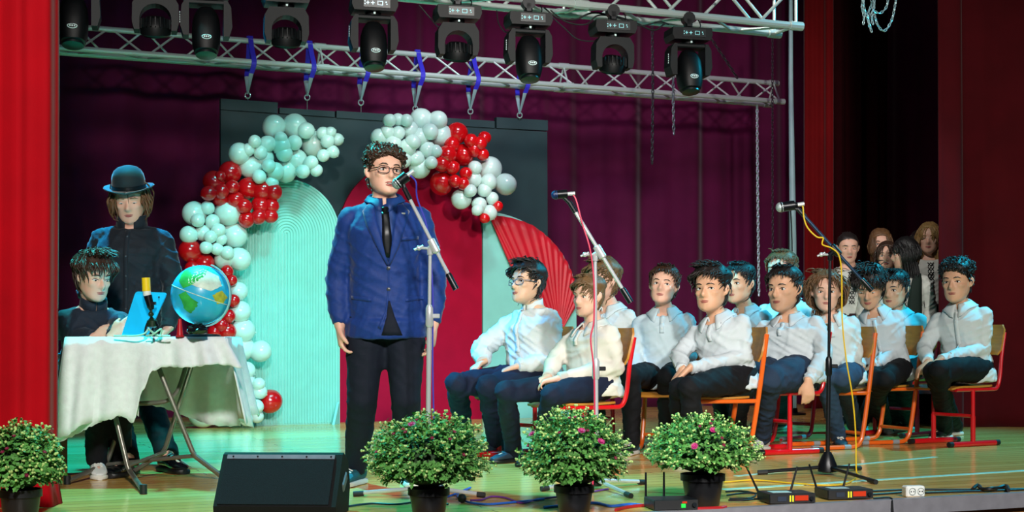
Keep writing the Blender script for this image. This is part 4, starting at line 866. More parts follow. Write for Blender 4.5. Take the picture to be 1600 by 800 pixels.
def face(T, tree, parent, skin, seed, hm, mouth='shut', gaze=(0, 0), brow_m=None, squint=1.0):
    def on(x, z, off):
        o = T(Vector((x, .9, z))); d = T(Vector((x, 0, z))) - o; r = hit(tree, o, d)
        p = r[0] if r else T(Vector((x, .35, z))); return p - d.normalized() * off * T.H
    for s in (-1, 1):
        m = M(); c = on(s * .142, .487, -.012); ax = T.L; R = Matrix((T.L, T.Fw, T.U)).transposed()
        m.ball(c, (.062 * T.H, .03 * T.H, .03 * T.H * squint), 12, 8, R); e = obj('eye', m, EYEW, parent)
        m = M(); ci = c + T.Fw * .02 * T.H + T.L * gaze[0] * .02 * T.H + T.U * gaze[1] * .01 * T.H; m.ball(ci, (.026 * T.H, .016 * T.H, .026 * T.H * squint), 10, 6, R); obj('iris', m, IRIS, e)
        m = M(); m.tube([on(s * (.142 + q * .068), .487 + .03 * squint * (1 - q * q) + .004, .006) for q in (-1, -.5, 0, .5, 1)], [.004 * T.H, .009 * T.H, .01 * T.H, .009 * T.H, .004 * T.H], 5); obj('eyelid', m, hm if squint > .6 else skin, parent)
        m = M(); m.tube([on(s * x, z, .008) for x, z in ((.06, .585), (.11, .603), (.17, .606), (.225, .58))], [.008 * T.H, .015 * T.H, .014 * T.H, .005 * T.H], 6); obj('eyebrow', m, hm, parent)
    if mouth == 'open':
        m = M(); m.tube([on(x, .206 + .018 * math.cos(x * 16), .0) for x in (-.1, -.05, 0, .05, .1)], [.006 * T.H, .016 * T.H, .018 * T.H, .016 * T.H, .006 * T.H], 8); lp = obj('lips', m, LIP, parent)
        m = M(); m.tube([on(x, .165 - .012 * math.cos(x * 16), .0) for x in (-.09, -.045, 0, .045, .09)], [.006 * T.H, .018 * T.H, .021 * T.H, .018 * T.H, .006 * T.H], 8); obj('lower_lip', m, LIP, lp)
        m = M(); m.tube([on(x, .187, .002) for x in (-.07, 0, .07)], [.008 * T.H, .016 * T.H, .008 * T.H], 6); obj('mouth_opening', m, mat('mouth_dark', '#3a1512', 0.5), lp)
        m = M(); m.tube([on(x, .195, .012) for x in (-.045, 0, .045)], [.006 * T.H, .009 * T.H, .006 * T.H], 6); obj('teeth', m, TEETH, lp)
    else:
        m = M(); m.tube([on(x, .213 + .006 * math.cos(x * 18), .0) for x in (-.098, -.05, 0, .05, .098)], [.005 * T.H, .013 * T.H, .015 * T.H, .013 * T.H, .005 * T.H], 8)
        m.tube([on(x, .188 - .004 * math.cos(x * 18), .0) for x in (-.085, -.045, 0, .045, .085)], [.005 * T.H, .015 * T.H, .018 * T.H, .015 * T.H, .005 * T.H], 8); obj('lips', m, LIP, parent)
def clear_glass():
    if 'spectacle_glass' in MATS: return MATS['spectacle_glass']
    m = bpy.data.materials.new('spectacle_glass'); m.use_nodes = True; N = m.node_tree.nodes; L = m.node_tree.links; N.remove(N['Principled BSDF'])
    t, g, x = N.new('ShaderNodeBsdfTransparent'), N.new('ShaderNodeBsdfGlossy'), N.new('ShaderNodeMixShader'); g.inputs['Roughness'].default_value = .05; x.inputs[0].default_value = .05
    L.new(t.outputs[0], x.inputs[1]); L.new(g.outputs[0], x.inputs[2]); L.new(x.outputs[0], N['Material Output'].inputs[0]); MATS['spectacle_glass'] = m; return m
def glasses(T, tree, parent, ma, w=.115, h=.075):
    root = None
    def P(x, z, y=.43): return T(Vector((x, y, z)))
    m = M()
    for s in (-1, 1):
        pts = []
        for k in range(17):
            t = 2 * math.pi * k / 16; e = .7; pts.append(P(s * .15 + w * math.copysign(abs(math.cos(t)) ** e, math.cos(t)), .47 + h * math.copysign(abs(math.sin(t)) ** e, math.sin(t)), .425 - .25 * (abs(s * .15 + w * math.cos(t))) ** 2 * 4))
        m.tube(pts, .009 * T.H, 5, cap=False)
        m.tube([P(s * .27, .51, .34), P(s * .345, .51, .2), P(s * .36, .5, -.08)], .010 * T.H, 5)
    m.tube([P(-.04, .49, .43), P(0, .505, .445), P(.04, .49, .43)], .008 * T.H, 5)
    g = obj('glasses', m, ma, parent)
    gl = clear_glass()
    for s in (-1, 1):
        m = M(); m.prism([(w * .95 * math.copysign(abs(math.cos(t)) ** .7, math.cos(t)), h * .95 * math.copysign(abs(math.sin(t)) ** .7, math.sin(t))) for t in [2 * math.pi * k / 16 for k in range(16)]], lambda x, z, d: P(s * .15 + x, .47 + z, .41 + d - .2 * (abs(s * .15 + x)) ** 2 * 4), 0, .006); obj('lens', m, gl, g)
    return g
def hand(m, W, d, n, side, k, curl=0.4, spread=0.0, fist=False):
    """W wrist, d pointing direction, n palm normal (the way the palm faces), side = direction of the thumb"""
    d = d.normalized(); n = (n - d * n.dot(d)).normalized(); s = d.cross(n)
    if s.dot(side) < 0: s = -s
    def ring(c, a, b): return [c + s * a * math.cos(t) + n * b * math.sin(t) for t in [2 * math.pi * j / 12 for j in range(12)]]
    m.loft([ring(W - d * .03 * k, .026 * k, .021 * k), ring(W + d * .012 * k, .03 * k, .02 * k), ring(W + d * .045 * k, .04 * k, .019 * k), ring(W + d * .082 * k, .042 * k, .016 * k), ring(W + d * .094 * k, .036 * k, .012 * k)])
    for i, (o, ln) in enumerate(((.0315, .068), (.0108, .077), (-.0105, .071), (-.031, .056))):
        p = W + (d * (.083 - .006 * (i == 3)) + s * o) * k; pts = [p - d * .015 * k, p]; a = curl * (0.55 + 0.1 * i); dd = d
        for j, f in enumerate((.45, .3, .25)):
            ang = a * (j + 1) * (1.0 if not fist else 1.6); dd = d * math.cos(ang) + n * math.sin(ang) + s * (o * 3 * spread); dd.normalize(); pts.append(pts[-1] + dd * ln * f * k)
        m.tube(pts, [.0095 * k, .0098 * k, .0092 * k, .0082 * k, .0062 * k], 8)
    p = W + (d * .022 + s * .026) * k; t1 = (d * .75 + s * .65 + n * .25).normalized(); t2 = (d * .95 + s * .2 + n * .3 * (1 + curl)).normalized()
    m.tube([p - t1 * .01 * k, p, p + t1 * .034 * k, p + t1 * .034 * k + t2 * .026 * k, p + t1 * .034 * k + t2 * .047 * k], [.013 * k, .0145 * k, .0115 * k, .0105 * k, .007 * k], 8)
def shoe(ank, ang, up_m, sole_m, parent, k=1.0, high=False, lace=None, z0=0.0):
    a = math.radians(ang); fw = Vector((-math.sin(a), -math.cos(a), 0)); lt = Vector((fw.y, -fw.x, 0)); g = Vector((ank.x, ank.y, z0)) - fw * 0.055 * k
    def ring(x, w, z0_, z1, ex=2.4):
        c = g + fw * x * k; out = []
        for j in range(14):
            t = 2 * math.pi * j / 14; co, si = math.cos(t), math.sin(t)
            out.append(c + lt * w * k * math.copysign(abs(co) ** (2 / ex), co) + Vector((0, 0, k * ((z0_ + z1) / 2 + (z1 - z0_) / 2 * math.copysign(abs(si) ** (2 / ex), si)))))
        return out
    top = .115 if high else .088
    m = M(); m.loft([ring(-.012, .018, .03, .07), ring(0, .033, .02, top), ring(.03, .038, .018, top + .006), ring(.075, .039, .018, top), ring(.115, .041, .018, .082), ring(.16, .045, .018, .064), ring(.2, .044, .018, .052), ring(.228, .034, .018, .042), ring(.243, .016, .02, .034)])
    u = obj('shoe', m, up_m, parent)
    m = M(); m.loft([[p for p in ring(x, w, 0, .026, 4)] for x, w in ((-.018, .02), (-.006, .036), (.03, .041), (.08, .04), (.13, .045), (.18, .049), (.215, .046), (.24, .034), (.253, .014))]); obj('sole', m, sole_m, u)
    m = M()
    for i in range(4):
        x = .1 + i * .019; z = .089 - i * .0065; c = g + fw * x * k; m.tube([c - lt * .022 * k + Vector((0, 0, (z - .006) * k)), c + Vector((0, 0, (z + .004) * k)), c + lt * .022 * k + Vector((0, 0, (z - .006) * k))], .0035 * k, 5)
    obj('laces', m, lace or sole_m, u)
    return u
TORSO = [(-.17, .115, .085, 0), (-.07, .15, .112, 0), (.08, .152, .114, 0), (.25, .143, .106, .006), (.42, .139, .104, .012), (.58, .147, .11, .014), (.72, .16, .112, .012), (.80, None, .1, .0), (.88, None, .088, -.006), (.945, .098, .072, -.008), (1.03, .058, .058, 0)]
class Head:
    def __init__(s, C, H, yaw, pitch, roll): s.C = C; s.H = H; s.L, s.Fw, s.U = head_frame(yaw, pitch, roll)
    def __call__(s, p): return s.C + (s.L * p.x + s.Fw * p.y + s.U * (p.z - .5)) * s.H
def person(label, Y, head, neck, ta, sw, hip, el, wr, hd, kn, ft, k=0.95, g=1.0, skin='fair', hs='crop', hc='brown', ha=None, group=None, top=None, topc='polo', hem=-.2, ease=.016, trous=None, shoes=None,
           vox=0.0085, mouth='shut', gaze=(0, 0), squint=1.0, spec=None, seed=1, lean=0.0, lo=0.0, legs=True, face_on=True, sleeve=1.0, crease=.006, belt=None, hipyaw=None, skirt=None, sleevem=None, base=None):
    """head (px,py,Hpx,yaw,pitch,roll,dY); neck (px,py,dY); ta torso yaw; hip (px, z, dY); el/wr ((px,py,dY) right, left); hd per hand (dx,dy,dz dir, palm, curl); kn ((px,py,dY)); ft ((px,py floor px, toe yaw))"""
    sk = SKIN[skin]; hp = PX(hip[0], YH, Y + hip[2]); hp.z = hip[1]; nb = PX(neck[0], neck[1] - 7, Y + neck[2])
    up = (nb - hp); ln = up.length; up.normalize()
    def ax(a): a = math.radians(a); return Vector((math.cos(a), -math.sin(a), 0))
    hy = ta if hipyaw is None else hipyaw
    def lat(f): f = max(0, min(1, f)); v = ax(hy + (ta - hy) * f); v = v - up * v.dot(up); return v.normalized()
    def rings(e, f0, f1, scoop=0.0):
        out = []
        for f, a, b, sh in TORSO:
            if f < f0 or f > f1: continue
            if a is None: a = sw * (.93 if f < .85 else .7) + e * .5
            else: a = a * k * g + e
            b = b * k * (g if f < .8 else 1) + e
            l = lat(f); fw = l.cross(up); c = hp + up * ln * f + fw * sh; sc_ = scoop if f > .9 else 0
            out.append([c - up * sc_ * max(0, math.sin(t)) ** 3 + l * a * math.copysign(abs(math.cos(t)) ** .9, math.cos(t)) + fw * b * math.copysign(abs(math.sin(t)) ** .9, math.sin(t)) for t in [2 * math.pi * j / 24 for j in range(24)]])
        return out
    shc = hp + up * ln * .80; Ls = lat(1); sh = [shc - Ls * (sw - .02), shc + Ls * (sw - .02)]
    EL = [PX(e[0], e[1], Y + e[2]) for e in el]; WR = [PX(e[0], e[1], Y + e[2]) for e in wr]
    Lh = lat(0); HJ = [hp - Lh * .085 * k, hp + Lh * .085 * k]
    if legs:
        AN = []
        for f in ft:
            p = GR(f[0], f[1]); p.z = .085 * k + (f[3] if len(f) > 3 else 0); AN.append(p)
        KN = [PX(e[0], e[1], Y + e[2]) for e in kn]
    hc_ = PX(head[0], head[1], Y + head[6]); H = head[2] * (Y + head[6]) / F; T = Head(hc_, H, head[3], head[4], head[5])
    b0 = Vector((hp.x, hp.y, 0))
    # the body: one continuous surface
    m = M(); m.loft(rings(-.006, -.2, 1.1)); head_volume(m, T)
    nk = [nb - up * .06, nb + up * .01, T(Vector((0, -.1, .12))), T(Vector((0, -.08, .3)))]; m.tube(nk, [.066 * k, .056 * k, .215 * H, .23 * H], 14)
    for i in range(2):
        s = -1 if i == 0 else 1
        m.tube([sh[i], sh[i].lerp(EL[i], .5), EL[i], EL[i].lerp(WR[i], .4), WR[i]], [.05 * k, .042 * k, .037 * k, .036 * k, .025 * k], 10); m.ball(sh[i], .05 * k, 12, 8)
        if hd[i] is not None:
            dx, dy, dz, pal, cu = hd[i][:5]; d = Vector((dx, dz, -dy)); pn = {'in': -Ls * s, 'down': Vector((0, 0, -1)), 'back': Vector((0, 1, 0)), 'front': Vector((0, -1, 0)), 'up': Vector((0, 0, 1)), 'right': Vector((1, 0, 0)), 'left': Vector((-1, 0, 0))}[pal]
            side = hd[i][5] if len(hd[i]) > 5 else (lat(1).cross(up) if pal == 'in' else -Ls * s)
            hand(m, WR[i], d, pn, Vector(side), k * .98, cu, 0.6, cu > 1.0)
        if legs:
            m.tube([HJ[i], HJ[i].lerp(KN[i], .5), KN[i], KN[i].lerp(AN[i], .35), AN[i], AN[i] - Vector((0, 0, .04))], [.08 * k, .07 * k, .052 * k, .05 * k, .034 * k, .034 * k], 10); m.ball(KN[i], .05 * k, 10, 6)
            a = math.radians(ft[i][2]); fw = Vector((-math.sin(a), -math.cos(a), 0)); q = AN[i] - Vector((0, 0, .035 * k)); m.tube([q - fw * .04 * k, q + fw * .05 * k, q + fw * .13 * k - Vector((0, 0, .012 * k))], [.028 * k, .03 * k, .022 * k], 8)
    bm_ = voxel(m, vox, 2, .4); tree = bvh(bm_)
    root = obj('person', bm_, sk, loc=b0, sharp=None); tag(root, label, 'person', group)
    if face_on: face(T, tree, root, sk, seed, ha or HAIRM[hc], mouth, gaze, squint=squint)
    if hs: hair(dict(ST[hs]) if isinstance(hs, str) else hs, T, HAIRM[hc] if ha is None else ha, root, seed)
    if spec: glasses(T, tree, root, spec)
    R = dict(root=root, T=T, tree=tree, sh=sh, EL=EL, WR=WR, hp=hp, nb=nb, up=up, lat=lat, ln=ln, HJ=HJ, Ls=Ls)
    # trousers
    if legs and trous:
        m = M(); m.loft(rings(.004, -.2, .2))
        tw = 1.0 * g
        for i in range(2):
            lo_ = AN[i] + Vector((0, 0, -.015 + lo)); m.ball(HJ[i], .092 * k * tw, 12, 8)
            m.tube([HJ[i], HJ[i].lerp(KN[i], .3), HJ[i].lerp(KN[i], .7), KN[i], KN[i].lerp(lo_, .3), KN[i].lerp(lo_, .7), lo_], [.096 * k * tw, .094 * k * tw, .078 * k * tw, .07 * k * tw, .066 * k, .06 * k, .058 * k], 14)
            m.ball(KN[i], .068 * k * tw, 12, 8)
        t = creases(voxel(m, .013, 4, .5), crease * .8, 9, seed + 40); R['trousers'] = obj('trousers', t, trous, root, sharp=None)
    if legs and shoes:
        for i in range(2): shoe(AN[i], ft[i][2], shoes[0], shoes[1], root, k * 1.0, len(shoes) > 2 and shoes[2], shoes[3] if len(shoes) > 3 else None, ft[i][3] if len(ft[i]) > 3 else 0.0)
    # shirt or jacket
    if top:
        m = M(); m.loft(rings(ease, hem, 1.0, {'polo': .035, 'open': .06, 'blouse': .03, 'shirt': .02}.get(topc, 0)))
        if hem < -.17:
            l = lat(0); fw = l.cross(up); c = hp + up * ln * hem; a, b = .15 * k * g + ease + .018, .115 * k * g + ease + .018
            q = [[cc + l * a * sc * math.cos(t) + fw * b * sc * math.sin(t) for t in [2 * math.pi * j / 24 for j in range(24)]] for cc, sc in ((c, 1.0), (hp + up * ln * -.02, 1.0))]; m.loft(q)
        for i in range(2):
            w = WR[i].lerp(EL[i], .06); m.ball(sh[i], .052 * k + ease * .3, 12, 8)
            if topc in ('jacket', 'coat'): m.tube([nb - up * .035, sh[i] + up * .022 - Ls * (.012 if i else -.012)], [.05 * k, .05 * k], 12); m.ball(sh[i] + up * .018, .056 * k, 12, 8)
            e1, e2 = sh[i].lerp(EL[i], .45), EL[i].lerp(WR[i], .5)
            m.tube([sh[i], e1, EL[i], e2, w.lerp(EL[i], .2), w], [.054 * k * sleeve + ease * .3, .054 * k * sleeve + ease * .3, .05 * k * sleeve + ease * .3, .046 * k * sleeve + ease * .3, .043 * k * sleeve, .034 * k * sleeve], 14); m.ball(EL[i], .05 * k * sleeve + ease * .3, 12, 8)
        t = creases(voxel(m, .010, 3, .5), crease, 12, seed); R['top_m'] = t; R['top_tree'] = bvh(t); R['top'] = obj('jacket' if topc == 'jacket' else ('sweater' if topc in ('sweater', 'coat') else 'shirt'), t, top, root, sharp=None)
        if topc != 'jacket':
            for i in range(2):
                w = WR[i].lerp(EL[i], .04); d = (WR[i] - EL[i]).normalized(); mm = M(); mm.tube([w - d * .045, w - d * .04, w, w + d * .004], [.034 * k * sleeve, .0375 * k * sleeve, .0375 * k * sleeve, .031 * k * sleeve], 14); obj('cuff', mm, top, R['top'])
        collar(R, topc, top, k)
    R['b0'] = b0
    return R
def collar(R, kind, ma, k, plk=True, w=1.0):
    if kind in ('none', 'jacket', 'blouse'): return
    nb, up, lat = R['nb'], R['up'], R['lat']; l = lat(1); fw = l.cross(up); tilt = .012
    def P(th, r, z): return nb + l * r * 1.05 * math.sin(th) + fw * (r * math.cos(th) + tilt * 0) + up * (z - .018 * math.cos(th))
    g0 = {'polo': .36, 'shirt': .12, 'band': .06, 'coat': .3, 'sweater': .02, 'open': .45}[kind]; rows = []
    ths = [g0 + (2 * math.pi - 2 * g0) * i / 32 for i in range(33)]
    if kind in ('polo', 'shirt', 'open'):
        def tip(th): a = min(th, 2 * math.pi - th) - g0; return math.exp(-(a / .42) ** 2)
        tr_ = R['top_tree']
        def lay(p, off):
            c_, n_, i_, d_ = tr_.find_nearest(p)
            return c_ + n_ * off if (p - c_).dot(n_) < off else p
        rows = [[P(t, .062 * k, -.03) for t in ths], [P(t, .061 * k, .006) for t in ths], [P(t, .066 * k, .018) for t in ths], [P(t, .075 * k, .012) for t in ths], [lay(P(t, (.076 + .024 * w) * k + .006 * tip(t), -.014 * w - .02 * tip(t)), .01) for t in ths], [lay(P(t, (.078 + .036 * w) * k + .02 * w * tip(t), -.024 * w - .05 * tip(t)), .007) for t in ths]]
    elif kind == 'band': rows = [[P(t, .066 * k, -.03) for t in ths], [P(t, .062 * k, .012) for t in ths], [P(t, .061 * k, .032) for t in ths]]
    elif kind == 'coat': rows = [[P(t, .075 * k, -.03) for t in ths], [P(t, .07 * k, .02) for t in ths], [P(t, .072 * k, .06) for t in ths]]
    else: rows = [[P(t, .066 * k, -.02) for t in ths], [P(t, .063 * k, .015) for t in ths], [P(t, .06 * k, .04) for t in ths]]
    m = M(); m.sheet(rows[::-1], .005 if kind != 'sweater' else .008); R['collar'] = obj('collar', m, ma, R['top'], sharp=None)
    # placket and buttons down the front
    n = {'polo': .62, 'shirt': .0, 'band': .35, 'coat': -.1, 'sweater': None, 'open': .1}[kind]
    if n is None or not plk: return
    hp, ln, tree = R['hp'], R['ln'], R['top_tree']; cen = []
    for i in range(15):
        f = .93 + (n - .93) * i / 14; c = hp + up * ln * f; lf = lat(f).cross(up); cen.append((c, lf, lat(f)))
    g = []
    for c, f_, l_ in cen:
        row = []
        for q in (-.014, 0, .014):
            h = hit(tree, c + l_ * q + f_ * .5, -f_); row.append((h[0] if h else c + f_ * .13) + f_ * .003)
        g.append(row)
    m = M(); m.sheet(g, .003); pk = obj('placket', m, ma, R['top'], sharp=None)
    nb_ = {'polo': 3, 'shirt': 6, 'band': 4, 'coat': 5, 'open': 5}[kind]
    for i in range(nb_):
        r = g[int((i + .7) * 14 / (nb_ + .3))]; p = r[1]; m = M(); R3 = fw.to_track_quat('Z', 'Y').to_matrix(); m.lathe(p + fw * .003, [(.0055, -.003), (.0055, .0015), (.003, .003)], 8, R3); obj('button', m, BUTTON if kind != 'coat' else DBUTTON, pk)
BUTTON = mat('pearl_button', '#c9d0cc', 0.3); DBUTTON = mat('dark_button', '#3a3f44', 0.3)
# ------------------------------------------------------------------ chairs
wood = mat('varnished_plywood', '#b67a2c', 0.4, var=0.2, vscale=8, stretch=(1, 1, 6), coat=0.2)
redf = mat('red_enamel_tube', '#d0101c', 0.3, spec=0.5, coat=0.3); orf = mat('orange_enamel_tube', '#e8641a', 0.3, spec=0.5, coat=0.3); capm = mat('grey_plastic_cap', '#8c9298', 0.5)
def chair(label, p, a, sz, kind, frame_m):
    root = thing('school_chair', label, 'chair', p, -math.radians(a), 'school chairs'); sh = sz - 0.012
    g = []
    for i in range(9):
        y = -.2 + .38 * i / 8; z = sz - .006 * math.sin(math.pi * i / 8) - (.02 if i == 0 else .005 if i == 1 else 0)
        hw = .185 if i not in (0, 8) else .165; g.append([Vector((x * hw, y, z - .004 * (1 - x * x))) for x in (-1, -.6, 0, .6, 1)])
    m = M(); m.sheet(g, .012); obj('seat', m, wood, root, True)
    g = []
    for i in range(7):
        z = sz + .2 + .2 * i / 6; y = .235 + .05 * i / 6; hw = .18 if i not in (0, 6) else .155
        g.append([Vector((x * hw, y + .03 * (1 - x * x), z)) for x in (-1, -.6, -.2, .2, .6, 1)])
    m = M(); m.sheet(g, .012); obj('backrest', m, wood, root, True)
    for s in (-1, 1):
        x = .172 * s
        if kind == 'A':
            m = M(); m.tube(bez([(x, -.17, sh - .018), (x, 0, sh - .018), (x, .15, sh - .018), (x, .215, sh - .01), (x, .245, sh + .06), (x, .262, sh + .2), (x, .292, sh + .36)], 4), .0125, 10); obj('side_tube', m, frame_m, root, True)
            m = M(); m.tube([(x, -.01, .02), (x, -.01, .2)], .0165, 12); m.tube([(x, -.01, .2), (x, -.01, sh - .018)], .0135, 12); obj('leg', m, frame_m, root, True)
            m = M(); m.tube([(x, -.22, .018), (x, .2, .018)], .018, 12); sk = obj('floor_rail', m, frame_m, root, True)
            for y in (-.235, .2):
                m = M(); m.tube([(x, y, .0185), (x, y + .035, .0185)], .0185, 12); obj('end_cap', m, rubber, sk, True)
        else:
            m = M(); m.tube(bez([(x, .285, sh + .37), (x, .262, sh + .2), (x, .23, sh - .02), (x, .19, .12), (x, .165, .045), (x, .12, .018), (x, 0, .016), (x, -.2, .016)], 4), .0145, 10); lg = obj('leg', m, frame_m, root, True)
            m = M(); m.tube([(x, .225, sh - .018), (x, -.175, sh - .018)], .0125, 10); obj('seat_rail', m, frame_m, root, True)
            for y in (-.2, .04):
                m = M(); m.tube([(x, y, .0165), (x, y + .05, .0165)], .0165, 12); obj('end_cap', m, capm, lg, True)
    m = M(); zc = .2 if kind == 'A' else .1; yc = -.01 if kind == 'A' else .185
    
    for y, z, r in ((yc, zc, .012), (.1, sh - .02, .01), (-.14, sh - .02, .01)):
        m = M(); m.tube([(-.172, y, z), (.172, y, z)], r, 10); obj('crossbar', m, frame_m, root, True)
    return root

# ------------------------------------------------------------------ clothes
wsh = lambda n, c: mat(n, c, 0.75, var=0.05, vscale=5, bump=0.15, bscale=40, bdist=0.006, spec=0.25)
W1 = wsh('white_shirt_cotton', '#cdd6d6'); W2 = wsh('ivory_shirt_cotton', '#d6d2c8'); W3 = wsh('pale_blue_shirt_cotton', '#bccfd6'); W4 = wsh('white_polo_pique', '#c6cfd4')
trn = lambda n, c: mat(n, c, 0.8, var=0.12, vscale=7, bump=0.25, bscale=30, bdist=0.012, spec=0.25)
NAVY = trn('navy_trousers', '#141d34'); BLK = trn('black_trousers', '#0e0f14'); JEAN = trn('dark_blue_jeans', '#26364c'); JEAN2 = trn('blue_denim', '#30455f'); CHAR = trn('charcoal_trousers', '#121826')
SW = mat('white_sneaker', '#d5d8d6', 0.55, var=0.06); SD = mat('dark_sneaker', '#15181c', 0.55, var=0.1); ST_ = mat('teal_suede_shoe', '#13505c', 0.7, var=0.1); SN_ = mat('navy_sneaker', '#1c2c3c', 0.6, var=0.1); SOLEW = mat('white_rubber_sole', '#d8d8d0', 0.5); SOLEB = mat('black_sole', '#0c0c0e', 0.5); PATB = mat('black_polished_leather', '#0a0c10', 0.15, coat=0.5)

# the speaker
Y = 6.75
JK = mat('royal_blue_suiting', '#14357a', 0.65, var=0.1, vscale=60, bump=0.25, bscale=24, bdist=0.012, spec=0.3, sheen=0.2); BSH = mat('deep_blue_shirt', '#123a7a', 0.6, var=0.05); TIE = mat('black_tie_silk', '#0a0e14', 0.4)
S = person('boy in a royal blue suit jacket and glasses speaking into the chrome microphone', Y, (601, 270, 76, -24, 6, -4, 0), (601, 318, .01), -4, .185, (603, .812, .03),
    ((527, 437, .03), (679, 437, .03)), ((531, 512, -.03), (677, 510, -.03)), ((.12, 1, -.1, 'in', .9), (-.05, 1, -.1, 'in', .6)), ((566, 626, -.02), (634, 626, -.02)), ((556, 757, 18), (640, 757, -14)),
    k=1.05, g=.99, hs='curlytop', hc='brown', top=JK, topc='jacket', hem=-.171, ease=.022, trous=CHAR, shoes=(ST_, SOLEW), vox=.0065, mouth='open', spec=mat('dark_wire_frame', '#1a1414', 0.3, 0.5), seed=3, crease=.005)
t, R0 = S['top_tree'], S['top']
def part_px(name, left, right, off, th, ma, par, nu=10, nw=4, bulge=0.0): return obj(name, patch_px(t, left, right, Y, off, th, nu, nw, bulge), ma, par, sharp=None)
part_px('shirt_front', [(583, 321), (588, 350), (597, 380), (606, 408)], [(620, 321), (618, 350), (612, 380), (607, 408)], .004, .004, BSH, R0)
tie = part_px('tie', [(596, 331), (597, 345), (597, 375), (603, 402)], [(608, 331), (609, 345), (613, 375), (609, 402)], .009, .004, TIE, R0, 10, 3, .002)
m = M(); pk_, _ = on_px(t, 602, 324, Y); m.lathe(pk_ + Vector((0, -.014, -.016)), [(.009, -.016), (.015, -.004), (.018, .012), (.012, .018)], 10); obj('tie_knot', m, TIE, tie)
for sd, a, b in ((0, [(578, 314), (566, 330), (572, 352), (588, 385), (604, 414)], [(586, 318), (586, 334), (592, 354), (600, 384), (607, 414)]), (1, [(620, 318), (620, 334), (615, 354), (611, 384), (607, 414)], [(627, 314), (640, 330), (634, 352), (624, 385), (610, 414)])):
    lp = part_px('lapel', a, b, .008, .005, JK, R0, 12, 4, .003)
    nx = [(566, 331), (574, 334)] if sd == 0 else [(632, 334), (641, 331)]
collar(S, 'shirt', BSH, 1.06, False, .3)
for x, y in ((607, 419), (607, 452)):
    p, n = on_px(t, x, y, Y); m = M(); m.lathe(p, [(.009, -.002), (.009, .004), (.004, .006)], 12, Vector((0, -1, 0)).to_track_quat('Z', 'Y').to_matrix()); obj('jacket_button', m, DBUTTON, R0)
part_px('breast_pocket', [(626, 372), (627, 377)], [(654, 369), (654, 374)], .004, .004, JK, R0, 2, 6)
for a, b in (([(549, 462), (549, 468)], [(580, 466), (580, 472)]), ([(634, 466), (634, 472)], [(662, 462), (662, 468)])): part_px('pocket_flap', a, b, .003, .004, JK, R0, 2, 6)
p, n = on_px(t, 630, 334, Y); m = M(); m.box(p + Vector((0, -.012, 0)), (.022, .004, .008), bevel=.002); obj('lapel_pin', m, BUTTON, R0, smooth=False)
part_px('jacket_front_edge', [(606, 414), (606, 450), (602, 485), (590, 512)], [(608.5, 414), (608.5, 450), (605, 485), (595, 515)], .004, .005, JK, R0, 12, 2)
part_px('front_opening', [(607, 470), (604, 495), (596, 524)], [(609, 470), (617, 495), (629, 524)], .003, .003, CHAR, R0, 8, 4)

# person in the bowler hat
Y = 7.98
COAT = mat('black_wool_coat', '#0d1822', 0.8, var=0.12, vscale=20, bump=0.3, bscale=30, bdist=0.01, sheen=0.15)
Hh = person('person in a black bowler hat and black coat standing behind the table', Y, (203, 312, 68, -6, -16, 3, 0), (206, 358, .03), -4, .19, (205, .86, .05),
    ((137, 455, 0), (272, 452, -.02)), ((165, 520, -.2), (262, 515, -.15)), ((.5, .6, -.3, 'down', .3), (-.5, .5, -.2, 'down', .5)), ((180, 628, 0), (236, 632, 0)), ((200, 742, 10), (262, 737, -38)),
    k=1.08, g=1.0, hs='hatwavy', hc='ltbrown', top=COAT, topc='coat', hem=-.2, ease=.03, trous=BLK, shoes=(PATB, SOLEB), seed=7, squint=.55, gaze=(0, -1))
hatm = mat('black_felt', '#10282e', 0.8, var=0.1, vscale=30, sheen=0.3); T = Hh['T']
brim = []
for i in range(33):
    th = 2 * math.pi * i / 32; side = abs(math.sin(th)); r0, r1 = .40, .60 - .06 * (1 - side); row = []
    for q in (0, .35, .7, 1): r = r0 + (r1 - r0) * q; row.append(T(Vector((r * math.sin(th) * .93, -.03 + r * math.cos(th) * 1.08, .755 + .07 * side * q * q - .03 * (1 - side) * q))))
    brim.append(row)
hat = thing('bowler_hat', 'black felt bowler hat with upturned brim on the standing person', 'hat', T(Vector((0, 0, .75))))
m = M(); m.sheet(brim, .006); obj('brim', m, hatm, hat, sharp=None)
m = M(); prof = [(.40, .74), (.405, .80), (.40, .95), (.38, 1.07), (.33, 1.17), (.24, 1.24), (.12, 1.275), (.01, 1.285)]
m.loft([[T(Vector((r * .93 * math.sin(2 * math.pi * j / 28), -.03 + r * 1.06 * math.cos(2 * math.pi * j / 28), z))) for j in range(28)] for r, z in prof]); cr = obj('crown', m, hatm, hat, sharp=None)
m = M(); m.loft([[T(Vector((r * .93 * math.sin(2 * math.pi * j / 28), -.03 + r * 1.06 * math.cos(2 * math.pi * j / 28), z))) for j in range(28)] for r, z in ((.405, .76), (.415, .765), (.415, .85), (.405, .855))], cap=False); obj('hat_band', m, mat('black_ribbon', '#0a1418', 0.4), hat)

